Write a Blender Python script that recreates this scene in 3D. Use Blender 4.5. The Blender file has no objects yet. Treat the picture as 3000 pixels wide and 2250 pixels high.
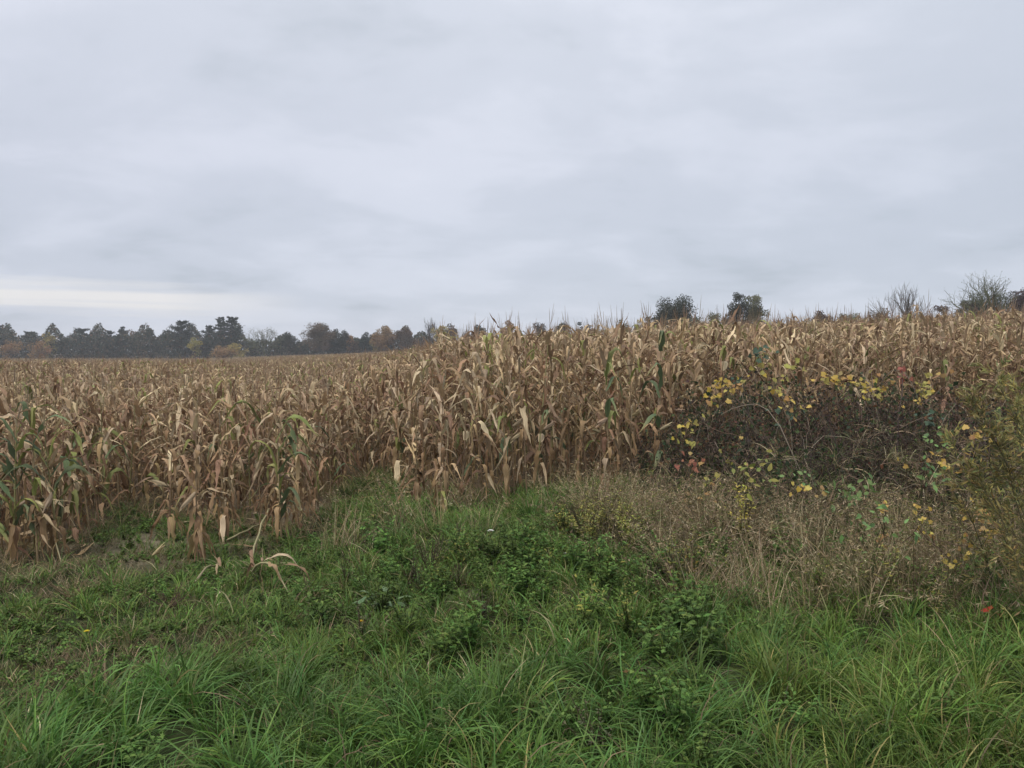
import bpy, math
import numpy as np
from mathutils import Vector, Euler

R = math.radians
sc = bpy.context.scene
COL = sc.collection
rng = np.random.default_rng(11)

# ------------------------------------------------------------------ camera
F_PX = 2266.0                       # focal length in pixels of a 3000 px wide frame
CAM_Z = 1.90
PITCH = math.atan(105 / F_PX)
cam_d = bpy.data.cameras.new('camera')
cam = bpy.data.objects.new('camera', cam_d)
COL.objects.link(cam)
cam_d.sensor_width = 36.0
cam_d.lens = 36.0 * F_PX / 3000.0
cam_d.clip_start = 0.05
cam_d.clip_end = 4000.0
cam.location = (0, 0, CAM_Z)
cam.rotation_euler = (math.pi / 2 - PITCH, 0, 0)
sc.camera = cam

# ------------------------------------------------------------------ world
SUN_EL, SUN_AZ = R(62), R(215)      # behind the clouds, behind-left of the camera
world = bpy.data.worlds.new('World')
sc.world = world
world.use_nodes = True
wn, wl = world.node_tree.nodes, world.node_tree.links
wn.clear()


def N(nodes, typ, **kw):
    n = nodes.new(typ)
    for k, v in kw.items():
        if k.startswith('i_'):
            key = k[2:]
            n.inputs[int(key) if key.isdigit() else key].default_value = v
        else:
            setattr(n, k, v)
    return n


def M(nodes, links, op, a, b=None, c=None, clamp=False):
    n = nodes.new('ShaderNodeMath')
    n.operation = op
    n.use_clamp = clamp
    for i, x in enumerate((a, b, c)):
        if x is None:
            continue
        if isinstance(x, (int, float)):
            n.inputs[i].default_value = x
        else:
            links.new(x, n.inputs[i])
    return n.outputs[0]


def ramp(nodes, links, fac, stops, interp='EASE'):
    n = nodes.new('ShaderNodeValToRGB')
    n.color_ramp.interpolation = interp
    el = n.color_ramp.elements
    while len(el) < len(stops):
        el.new(0.5)
    for e, (p, c) in zip(el, stops):
        e.position = p
        e.color = (*c, 1) if len(c) == 3 else c
    links.new(fac, n.inputs[0])
    return n.outputs[0]


def mixc(nodes, links, fac, a, b, mode='MIX'):
    n = nodes.new('ShaderNodeMix')
    n.data_type = 'RGBA'
    n.blend_type = mode
    for key, x in ((0, fac), (6, a), (7, b)):
        if isinstance(x, (int, float)):
            n.inputs[key].default_value = x
        elif isinstance(x, tuple):
            n.inputs[key].default_value = (*x, 1)
        else:
            links.new(x, n.inputs[key])
    return n.outputs[2]


def combine(nodes, links, x, y, z):
    n = nodes.new('ShaderNodeCombineXYZ')
    for i, v in enumerate((x, y, z)):
        if isinstance(v, (int, float)):
            n.inputs[i].default_value = v
        else:
            links.new(v, n.inputs[i])
    return n.outputs[0]


def noise(nodes, links, vec, scale, detail=4.0, rough=0.5, dist=0.0):
    n = nodes.new('ShaderNodeTexNoise')
    n.inputs['Scale'].default_value = scale
    n.inputs['Detail'].default_value = detail
    n.inputs['Roughness'].default_value = rough
    n.inputs['Distortion'].default_value = dist
    links.new(vec, n.inputs['Vector'])
    return n.outputs[0]


def build_sky():
    tc = N(wn, 'ShaderNodeTexCoord')
    sep = N(wn, 'ShaderNodeSeparateXYZ')
    wl.new(tc.outputs['Generated'], sep.inputs[0])
    x, y, z = sep.outputs
    zc = M(wn, wl, 'MAXIMUM', z, 0.0)
    den = M(wn, wl, 'ADD', zc, 0.20)
    px = M(wn, wl, 'DIVIDE', x, den)
    py = M(wn, wl, 'DIVIDE', y, den)
    p = combine(wn, wl, px, py, 0.0)
    ps = combine(wn, wl, M(wn, wl, 'MULTIPLY', px, 0.85), M(wn, wl, 'ADD', py, 3.7), 2.3)
    n1 = noise(wn, wl, p, 0.62, 8.0, 0.48, 0.5)
    n2 = noise(wn, wl, ps, 2.1, 9.0, 0.55, 0.25)
    n3 = noise(wn, wl, tc.outputs['Generated'], 1.3, 2.0, 0.4)
    s = M(wn, wl, 'ADD', M(wn, wl, 'MULTIPLY', n1, 0.52), M(wn, wl, 'MULTIPLY', n2, 0.48))
    cloud = ramp(wn, wl, s, [(0.34, (0.395, 0.430, 0.490)), (0.46, (0.482, 0.512, 0.583)),
                             (0.56, (0.540, 0.566, 0.640)), (0.68, (0.590, 0.614, 0.685))])
    # the deck turns a little bluer and darker to the right, a little warmer to the left
    az = M(wn, wl, 'DIVIDE', x, M(wn, wl, 'ADD', M(wn, wl, 'ABSOLUTE', y), 0.25))
    azr = M(wn, wl, 'MULTIPLY_ADD', az, 0.5, 0.5, clamp=True)
    tint = ramp(wn, wl, azr, [(0.05, (0.98, 0.97, 0.98)), (0.50, (1.04, 1.035, 1.03)), (0.95, (0.89, 0.91, 0.92))], 'LINEAR')
    cloud = mixc(wn, wl, 1.0, cloud, tint, 'MULTIPLY')
    # duller layers of stratus low down
    low = ramp(wn, wl, zc, [(0.0, (0.91, 0.925, 0.935)), (0.10, (0.865, 0.88, 0.89)), (0.22, (0.92, 0.925, 0.93)), (0.40, (1.01, 1.01, 1.0)),
                            (0.75, (1.65, 1.60, 1.50)), (1.0, (2.00, 1.92, 1.78))], 'LINEAR')
    cloud = mixc(wn, wl, 1.0, cloud, low, 'MULTIPLY')
    # a break in the deck low in the north-west lets cream light through
    st = combine(wn, wl, M(wn, wl, 'MULTIPLY', az, 1.6), M(wn, wl, 'MULTIPLY', z, 34.0), 0.7)
    n4 = noise(wn, wl, st, 1.6, 5.0, 0.55, 0.2)
    zz = M(wn, wl, 'ADD', z, M(wn, wl, 'MULTIPLY', M(wn, wl, 'SUBTRACT', n4, 0.5), 0.055))
    band = M(wn, wl, 'SUBTRACT', 1.0, M(wn, wl, 'DIVIDE', M(wn, wl, 'ABSOLUTE', M(wn, wl, 'SUBTRACT', zz, 0.056)), 0.019), clamp=True)
    band = M(wn, wl, 'SMOOTH_MIN', M(wn, wl, 'MULTIPLY', band, 1.25), 1.0, 0.3)
    side = M(wn, wl, 'MULTIPLY', M(wn, wl, 'ADD', az, 0.21), -7.0, clamp=True)
    fwd = M(wn, wl, 'GREATER_THAN', y, 0.0)
    g = M(wn, wl, 'MULTIPLY', M(wn, wl, 'MULTIPLY', band, side), fwd, clamp=True)
    cloud = mixc(wn, wl, M(wn, wl, 'MULTIPLY', g, 0.92), cloud, (0.630, 0.615, 0.610))
    sky = N(wn, 'ShaderNodeTexSky', sky_type='NISHITA', sun_disc=False, sun_elevation=SUN_EL, sun_rotation=SUN_AZ)
    ten = mixc(wn, wl, 1.0, cloud, (10.0, 10.0, 10.0), 'MULTIPLY')
    tot = mixc(wn, wl, 0.05, ten, sky.outputs[0])
    bg = N(wn, 'ShaderNodeBackground')
    bg.inputs['Strength'].default_value = 0.1
    wl.new(tot, bg.inputs['Color'])
    out = N(wn, 'ShaderNodeOutputWorld')
    wl.new(bg.outputs[0], out.inputs['Surface'])


build_sky()

sun_d = bpy.data.lights.new('sun', 'SUN')
sun_d.energy = 1.5
sun_d.angle = R(18)
sun_d.color = (1.0, 0.95, 0.87)
sun = bpy.data.objects.new('sun', sun_d)
COL.objects.link(sun)
sun.location = (0, 0, 60)
_d = Vector((math.sin(SUN_AZ) * math.cos(SUN_EL), math.cos(SUN_AZ) * math.cos(SUN_EL), math.sin(SUN_EL)))
sun.rotation_euler = _d.to_track_quat('Z', 'Y').to_euler()

vs = sc.view_settings
vs.view_transform = 'Standard'
vs.look = 'None'
vs.exposure = 0.5
vs.gamma = 1.0
vs.use_curve_mapping = False
sc.cycles.max_bounces = 8
sc.cycles.diffuse_bounces = 2
sc.cycles.transmission_bounces = 4
sc.cycles.glossy_bounces = 1
sc.cycles.volume_bounces = 0

# ------------------------------------------------------------------ terrain


def sstep(x, a, b):
    t = np.clip((np.asarray(x, float) - a) / (b - a), 0, 1)
    return t * t * (3 - 2 * t)


def ground_z(X, Y):
    X, Y = np.asarray(X, float), np.asarray(Y, float)
    a = X / np.maximum(Y, 3.0)
    za = np.interp(Y, [0, 3.2, 8, 14, 22, 32, 45, 80, 120, 260, 1000], [0, 0, -.36, -.44, -.40, -.36, -.62, -1.5, -2.0, -2.8, -3.0])
    zb = np.interp(Y, [0, 3.2, 8, 14, 25, 60, 100, 200, 1000], [0, 0, -.36, -.50, -.60, -.75, -.95, -1.7, -3.0])
    q = sstep(a, -.42, -.27)
    zl = za * (1 - q) + zb * q
    zr = np.interp(a, [-.22, 0, .22, .45, .66, 1.2], [.05, .15, .66, 1.02, 1.34, 1.5]) * np.clip((Y - 8.5) / 26.5, 0, 1)
    zr = zr * (1 - .55 * sstep(Y, 45, 130))
    w = sstep(a, -.32, -.05)
    z = zl * (1 - w) + zr * w
    near = 1 - sstep(Y, 20, 60)
    z = z + near * (.025 * np.sin(2.1 * X + 1.3 * Y) + .02 * np.sin(3.7 * X - 2.9 * Y + 1) + .012 * np.sin(7.3 * X + 5.1 * Y))
    return z


def x_at(u, Y):
    return (np.asarray(u, float) - 1500) / F_PX * Y


def u_of(X, Y):
    return np.asarray(X) / np.maximum(Y, .1) * F_PX + 1500


def z_at(v, Y):
    """height seen at picture row v, Y metres away"""
    yc = -(v - 1125) / F_PX
    s, c = math.sin(PITCH), math.cos(PITCH)
    return CAM_Z + Y * (-s + yc * c) / (c + yc * s)


def hit(u, v):
    """ground point seen at (u, v)"""
    lo, hi = 1.0, 400.0
    for _ in range(60):
        m = .5 * (lo + hi)
        if z_at(v, m) > float(ground_z(x_at(u, m), m)):
            lo = m
        else:
            hi = m
    return np.array([float(x_at(u, lo)), lo, float(ground_z(x_at(u, lo), lo))])


FRONT_U = [-500, 0, 200, 280, 330, 480, 520, 700, 800, 900, 960, 1020, 1150, 1180, 1230, 1350, 1500, 1600, 1750, 1900, 2100, 2500, 3000, 3600]
FRONT_Y = [8.0, 8.1, 8.6, 9.4, 10.6, 11.0, 10.3, 9.9, 9.5, 9.6, 10.8, 12.7, 12.6, 11.2, 10.2, 9.6, 9.5, 9.9, 10.2, 10.8, 11.8, 12.6, 13.6, 15]


def front(X, Y):
    return np.interp(u_of(X, Y), FRONT_U, FRONT_Y)


# ------------------------------------------------------------------ mesh builder
class MB:
    def __init__(self):
        self.V, self.F3, self.F4, self.C, self.U, self.n = [], [], [], [], [], 0

    def add(self, V, F, C, U=None):
        V = np.asarray(V, float).reshape(-1, 3)
        F = np.asarray(F, int)
        C = np.broadcast_to(np.asarray(C, float), (len(V), 3)) if np.ndim(C) < 2 else np.asarray(C, float).reshape(-1, 3)
        U = np.zeros((len(V), 2)) if U is None else np.asarray(U, float).reshape(-1, 2)
        self.V.append(V)
        self.C.append(C)
        self.U.append(U)
        (self.F4 if F.shape[-1] == 4 else self.F3).append(F.reshape(-1, F.shape[-1]) + self.n)
        self.n += len(V)
        return self

    def merge(self, o, Mx=None, tint=1.0):
        V, C, U = np.concatenate(o.V), np.concatenate(o.C), np.concatenate(o.U)
        if Mx is not None:
            V = V @ Mx[:3, :3].T + Mx[:3, 3]
        self.V.append(V)
        self.C.append(C * tint)
        self.U.append(U)
        for f in o.F4:
            self.F4.append(f + self.n)
        for f in o.F3:
            self.F3.append(f + self.n)
        self.n += len(V)

    def mesh(self, name, mat, smooth=True):
        V, C, U = np.concatenate(self.V), np.concatenate(self.C), np.concatenate(self.U)
        me = bpy.data.meshes.new(name)
        me.vertices.add(len(V))
        me.vertices.foreach_set('co', V.astype('f').ravel())
        f4 = np.concatenate(self.F4) if self.F4 else np.zeros((0, 4), int)
        f3 = np.concatenate(self.F3) if self.F3 else np.zeros((0, 3), int)
        li = np.concatenate([f4.ravel(), f3.ravel()])
        st = np.concatenate([np.arange(len(f4)) * 4, len(f4) * 4 + np.arange(len(f3)) * 3])
        me.loops.add(len(li))
        me.loops.foreach_set('vertex_index', li.astype('i'))
        me.polygons.add(len(st))
        me.polygons.foreach_set('loop_start', st.astype('i'))
        me.update(calc_edges=True)
        me.validate()
        if smooth:
            me.polygons.foreach_set('use_smooth', np.ones(len(me.polygons), bool))
        a = me.attributes.new('Col', 'FLOAT_COLOR', 'POINT')
        a.data.foreach_set('color', np.c_[C, np.ones(len(C))].astype('f').ravel())
        a = me.attributes.new('luv', 'FLOAT_VECTOR', 'POINT')
        a.data.foreach_set('vector', np.c_[U, np.zeros(len(U))].astype('f').ravel())
        me.materials.append(mat)
        return me


def nrm(v):
    return v / np.maximum(np.linalg.norm(v, axis=-1, keepdims=True), 1e-9)


def ribbons(P, W, S, C, fold=None, seed=None):
    """P (k,n,3) centre lines, W (k,n) half widths, S (k,n,3) side vectors, C (k,3)|(k,n,3) colours"""
    k, n, _ = P.shape
    C = np.asarray(C, float)
    if C.ndim == 2:
        C = np.repeat(C[:, None, :], n, 1)
    t = np.broadcast_to(np.linspace(0, 1, n), (k, n))
    off = (rng.random(k) * 50)[:, None] + np.zeros((1, n))
    L, Rr = P - S * W[..., None], P + S * W[..., None]
    if fold is None:
        V = np.stack([L, Rr], 2)
        m = 2
        U = np.stack([np.stack([off, t], -1), np.stack([off + 1, t], -1)], 2)
    else:
        V = np.stack([L, P + fold, Rr], 2)
        m = 3
        U = np.stack([np.stack([off, t], -1), np.stack([off + .5, t], -1), np.stack([off + 1, t], -1)], 2)
    CC = np.repeat(C[:, :, None, :], m, 2)
    idx = np.arange(k * n * m).reshape(k, n, m)
    F = np.stack([idx[:, :-1, :-1], idx[:, :-1, 1:], idx[:, 1:, 1:], idx[:, 1:, :-1]], -1)
    return V.reshape(-1, 3), F.reshape(-1, 4), CC.reshape(-1, 3), U.reshape(-1, 2)


def tubes(P, Rad, C, m=5):
    P = np.asarray(P, float)
    k, n, _ = P.shape
    T = nrm(np.gradient(P, axis=1))
    ref = np.where(np.abs(T[..., 2:3]) > .9, np.array([1., 0, 0]), np.array([0, 0, 1.]))
    A = nrm(np.cross(T, ref))
    B = np.cross(T, A)
    th = np.arange(m) / m * 2 * math.pi
    V = P[:, :, None, :] + Rad[:, :, None, None] * (np.cos(th)[None, None, :, None] * A[:, :, None, :] + np.sin(th)[None, None, :, None] * B[:, :, None, :])
    idx = np.arange(k * n * m).reshape(k, n, m)
    nx = np.roll(idx, -1, 2)
    F = np.stack([idx[:, :-1], nx[:, :-1], nx[:, 1:], idx[:, 1:]], -1)
    C = np.asarray(C, float)
    if C.ndim == 1:
        C = np.broadcast_to(C, (k, 3))
    if C.ndim == 2:
        C = np.repeat(C[:, None, :], n, 1)
    CC = np.repeat(C[:, :, None, :], m, 2)
    U = np.stack(np.broadcast_arrays(np.arange(m)[None, None, :] * .3 + np.arange(k)[:, None, None] * 1.7, np.linspace(0, 1, n)[None, :, None] * 3), -1)
    return V.reshape(-1, 3), F.reshape(-1, 4), CC.reshape(-1, 3), U.reshape(-1, 2)


def cards(P, D, Nn, L, W, C):
    """leaf shaped quads: base at P, pointing D, facing Nn"""
    P, D = np.asarray(P, float), nrm(np.asarray(D, float))
    S = nrm(np.cross(D, Nn))
    up = np.cross(S, D)
    L, W = np.asarray(L)[:, None], np.asarray(W)[:, None]
    V = np.stack([P, P + D * L * .45 - S * W + up * L * .06, P + D * L, P + D * L * .45 + S * W + up * L * .06], 1)
    k = len(P)
    F = np.arange(4 * k).reshape(k, 4)
    o = rng.random(k) * 40
    U = np.stack([np.stack([o + .5, o * 0], -1), np.stack([o, o * 0 + .5], -1), np.stack([o + .5, o * 0 + 1], -1), np.stack([o + 1, o * 0 + .5], -1)], 1)
    return V.reshape(-1, 3), F, np.repeat(np.asarray(C)[:, None, :], 4, 1).reshape(-1, 3), U.reshape(-1, 2)


def pick(pal, k, var=.14):
    pal = np.asarray(pal, float)
    c = pal[rng.integers(0, len(pal), k)]
    return np.clip(c * (1 + rng.normal(0, var, (k, 1))) * (1 + rng.normal(0, var * .3, (k, 3))), .005, .9)


def rand_dir(k):
    return nrm(rng.normal(size=(k, 3)))


# ------------------------------------------------------------------ materials
def leaf_mat(name, trans=.25, rough=.55, spec=.25, streak=.35, vary=.22, streak_scale=9.0, patch=0.0):
    m = bpy.data.materials.new(name)
    m.use_nodes = True
    n, l = m.node_tree.nodes, m.node_tree.links
    n.clear()
    at = N(n, 'ShaderNodeAttribute', attribute_name='Col')
    uv = N(n, 'ShaderNodeAttribute', attribute_name='luv')
    oi = N(n, 'ShaderNodeObjectInfo')
    mp = N(n, 'ShaderNodeMapping')
    mp.inputs['Scale'].default_value = (streak_scale, .9, 1)
    l.new(uv.outputs['Vector'], mp.inputs['Vector'])
    no = noise(n, l, mp.outputs[0], 1.0, 3.0, .6)
    st = ramp(n, l, no, [(.25, (1 - streak,) * 3), (.75, (1 + streak,) * 3)], 'LINEAR')
    col = mixc(n, l, 1.0, at.outputs['Color'], st, 'MULTIPLY')
    val = M(n, l, 'MULTIPLY_ADD', oi.outputs['Random'], 2 * vary, 1 - vary)
    hs = N(n, 'ShaderNodeHueSaturation')
    l.new(val, hs.inputs['Value'])
    l.new(M(n, l, 'MULTIPLY_ADD', oi.outputs['Random'], .025, .4875), hs.inputs['Hue'])
    l.new(col, hs.inputs['Color'])
    col = hs.outputs[0]
    if patch:
        g = N(n, 'ShaderNodeNewGeometry')
        pn = noise(n, l, g.outputs['Position'], .55, 3.0, .55)
        pc = ramp(n, l, pn, [(.3, (1 - patch, 1 - patch, 1 - patch * .8)), (.7, (1 + patch, 1 + patch, 1 + patch * .5))], 'LINEAR')
        col = mixc(n, l, 1.0, col, pc, 'MULTIPLY')
    p = N(n, 'ShaderNodeBsdfPrincipled')
    p.inputs['Roughness'].default_value = rough
    p.inputs['Specular IOR Level'].default_value = spec
    l.new(col, p.inputs['Base Color'])
    sh = p.outputs[0]
    if trans > 0:
        t = N(n, 'ShaderNodeBsdfTranslucent')
        l.new(col, t.inputs['Color'])
        mx = N(n, 'ShaderNodeMixShader')
        mx.inputs[0].default_value = trans
        l.new(sh, mx.inputs[1])
        l.new(t.outputs[0], mx.inputs[2])
        sh = mx.outputs[0]
    o = N(n, 'ShaderNodeOutputMaterial')
    l.new(sh, o.inputs['Surface'])
    return m


MAT_CORN = leaf_mat('dry_corn_leaf', .22, .6, .22, .34, .22, 8)
MAT_STALK = leaf_mat('corn_stalk', 0, .6, .25, .25, .18, 3)
MAT_GRASS = leaf_mat('grass_blade', .24, .50, .20, .24, .34, 3, .16)
MAT_DRY = leaf_mat('dead_grass', .2, .7, .15, .2, .2, 3)
MAT_WEED = leaf_mat('weed_leaf', .28, .6, .14, .2, .24, 4, .12)
MAT_TREE = leaf_mat('tree_leaf', .2, .6, .2, .2, .0, 2)
MAT_BARK = leaf_mat('bark', 0, .85, .1, .3, .1, 4)
MAT_VINE = leaf_mat('vine_leaf', .3, .5, .25, .2, .1, 5)
MAT_FLOWER = leaf_mat('petal', .3, .6, .1, .1, .05, 4)


def ground_mat():
    m = bpy.data.materials.new('ground')
    m.use_nodes = True
    n, l = m.node_tree.nodes, m.node_tree.links
    n.clear()
    g = N(n, 'ShaderNodeNewGeometry')
    at = N(n, 'ShaderNodeAttribute', attribute_name='Col')
    a = noise(n, l, g.outputs['Position'], 9.0, 6.0, .65)
    b = noise(n, l, g.outputs['Position'], 60.0, 4.0, .6)
    f = ramp(n, l, a, [(.3, (.62, .60, .56)), (.7, (1.3, 1.28, 1.22))], 'LINEAR')
    col = mixc(n, l, 1.0, at.outputs['Color'], f, 'MULTIPLY')
    f2 = ramp(n, l, b, [(.3, (.7, .7, .7)), (.7, (1.25, 1.22, 1.18))], 'LINEAR')
    col = mixc(n, l, 1.0, col, f2, 'MULTIPLY')
    bp = N(n, 'ShaderNodeBump')
    bp.inputs['Strength'].default_value = .7
    bp.inputs['Distance'].default_value = .03
    l.new(M(n, l, 'ADD', a, M(n, l, 'MULTIPLY', b, .4)), bp.inputs['Height'])
    p = N(n, 'ShaderNodeBsdfPrincipled')
    p.inputs['Roughness'].default_value = .95
    p.inputs['Specular IOR Level'].default_value = .1
    l.new(col, p.inputs['Base Color'])
    l.new(bp.outputs[0], p.inputs['Normal'])
    o = N(n, 'ShaderNodeOutputMaterial')
    l.new(p.outputs[0], o.inputs['Surface'])
    return m


# ------------------------------------------------------------------ objects
def add_obj(name, me, parent=None, loc=(0, 0, 0), rot=(0, 0, 0), scale=1.0, label=None):
    o = bpy.data.objects.new(name, me)
    COL.objects.link(o)
    o.location = loc
    o.rotation_euler = rot
    o.scale = (scale,) * 3 if np.isscalar(scale) else scale
    if parent is not None:
        o.parent = parent
    if label:
        o['label'] = label
    return o


def tag(o, label=None, cat=None, group=None, kind=None):
    if label:
        o['label'] = label
    if cat:
        o['category'] = cat
    if group:
        o['group'] = group
    if kind:
        o['kind'] = kind
    return o


def thing(name, label, cat, loc, rot=(0, 0, 0), group=None):
    o = bpy.data.objects.new(name, None)
    COL.objects.link(o)
    o.empty_display_size = .1
    o.location = loc
    o.rotation_euler = rot
    return tag(o, label, cat, group)


_gn_count = 0


def scatter(name, protos, P, rot, scl, idx, label=None):
    """one stuff object whose points carry instances of the prototype meshes"""
    global _gn_count
    _gn_count += 1
    src = bpy.data.collections.new('source_%02d' % _gn_count)
    for i, me in enumerate(protos):
        src.objects.link(bpy.data.objects.new('%s_source_%03d' % (name, i), me))
    me = bpy.data.meshes.new(name)
    me.vertices.add(len(P))
    me.vertices.foreach_set('co', np.asarray(P, 'f').ravel())
    for nm, typ, key, data in (('rot', 'FLOAT_VECTOR', 'vector', rot), ('scl', 'FLOAT', 'value', scl), ('idx', 'INT', 'value', idx)):
        a = me.attributes.new(nm, typ, 'POINT')
        a.data.foreach_set(key, np.asarray(data, 'i' if typ == 'INT' else 'f').ravel())
    o = add_obj(name, me)
    ng = bpy.data.node_groups.new(name + '_scatter', 'GeometryNodeTree')
    ng.interface.new_socket('Geometry', in_out='INPUT', socket_type='NodeSocketGeometry')
    ng.interface.new_socket('Geometry', in_out='OUTPUT', socket_type='NodeSocketGeometry')
    n, l = ng.nodes, ng.links
    gi, go = n.new('NodeGroupInput'), n.new('NodeGroupOutput')
    ci = n.new('GeometryNodeCollectionInfo')
    ci.inputs['Collection'].default_value = src
    ci.inputs['Separate Children'].default_value = True
    ci.inputs['Reset Children'].default_value = True
    ip = n.new('GeometryNodeInstanceOnPoints')
    ip.inputs['Pick Instance'].default_value = True

    def na(nm, dt):
        q = n.new('GeometryNodeInputNamedAttribute')
        q.data_type = dt
        q.inputs['Name'].default_value = nm
        return [s for s in q.outputs if s.enabled and s.name == 'Attribute'][0]
    l.new(gi.outputs[0], ip.inputs['Points'])
    l.new(ci.outputs[0], ip.inputs['Instance'])
    l.new(na('idx', 'INT'), ip.inputs['Instance Index'])
    e2r = n.new('FunctionNodeEulerToRotation')
    l.new(na('rot', 'FLOAT_VECTOR'), e2r.inputs[0])
    l.new(e2r.outputs[0], ip.inputs['Rotation'])
    l.new(na('scl', 'FLOAT'), ip.inputs['Scale'])
    l.new(ip.outputs[0], go.inputs[0])
    md = o.modifiers.new('scatter', 'NODES')
    md.node_group = ng
    tag(o, label, None, None, 'stuff')
    return o


# ================================================================== SETTING
def build_ground():
    gx = np.concatenate([-np.geomspace(1000, 12.2, 26), np.arange(-12, 12.01, .12), np.geomspace(12.2, 1000, 26)])
    gy = np.concatenate([[-60, -25, -10, -5, -2.5, -1], np.arange(0, 18.01, .12), np.geomspace(18.4, 1050, 34)])
    X, Y = np.meshgrid(gx, gy)
    Z = ground_z(X, Y)
    ny, nx = X.shape
    idx = np.arange(ny * nx).reshape(ny, nx)
    F = np.stack([idx[:-1, :-1], idx[:-1, 1:], idx[1:, 1:], idx[1:, :-1]], -1).reshape(-1, 4)
    fr = front(X, Y)
    f = sstep(Y - fr, -.5, .3)
    grass = np.array([.030, .040, .016])
    soil = np.array([.10, .075, .05])
    C = grass * (1 - f[..., None]) + soil * f[..., None]
    pale = np.array([.27, .23, .175])
    for (u, v, ax, ay, s) in ((510, 1600, 1.0, .8, .6), (430, 1640, .7, .4, .35), (860, 1500, .9, .5, .7), (1330, 1745, .35, .12, .6), (40, 1610, 1.3, .4, .3), (690, 1470, 1.0, .6, .5)):
        c = hit(u, v)
        d = ((X - c[0]) / ax) ** 2 + ((Y - c[1]) / ay) ** 2
        w = (s * np.exp(-d * 1.2))[..., None]
        C = C * (1 - w) + pale * w
    mb = MB()
    mb.add(np.stack([X, Y, Z], -1), F, C.reshape(-1, 3), np.stack([X, Y], -1))
    return tag(add_obj('ground', mb.mesh('ground', ground_mat())), 'weedy verge and ploughed ground running under the maize', None, None, 'structure')


build_ground()


# ---------------------------------------------------------------- trees
PINE = [(.024, .040, .024), (.020, .034, .022), (.030, .044, .026)]
DARK = [(0.0378, 0.0448, 0.0253), (0.0432, 0.0448, 0.024), (0.0311, 0.0406, 0.0226)]
BROWN = [(0.1397, 0.0891, 0.052), (0.1191, 0.0812, 0.0491), (0.1035, 0.0792, 0.0473)]
ORANGE = [(0.2981, 0.1628, 0.064), (0.2484, 0.1506, 0.064), (0.2732, 0.1791, 0.072)]
YELLOW = [(0.414, 0.3136, 0.085), (0.345, 0.28, 0.09), (0.2875, 0.2464, 0.08)]
OLIVE = [(.12, .125, .06), (.145, .145, .065), (.10, .11, .055)]
MAROON = [(.060, .034, .030), (.075, .038, .030), (.050, .040, .030)]
GREYB = [(.12, .105, .085), (.10, .09, .075)]
BARKC = np.array([.085, .07, .055])


def branch_paths(base, tip, n=5, sag=.0, wig=.06):
    t = np.linspace(0, 1, n)[:, None]
    p = base + (tip - base) * t
    L = np.linalg.norm(tip - base)
    p[1:-1] += rng.normal(0, wig * L / n, (n - 2, 3))
    p[:, 2] += sag * L * (t[:, 0] * (1 - t[:, 0])) * 4
    return p


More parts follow.
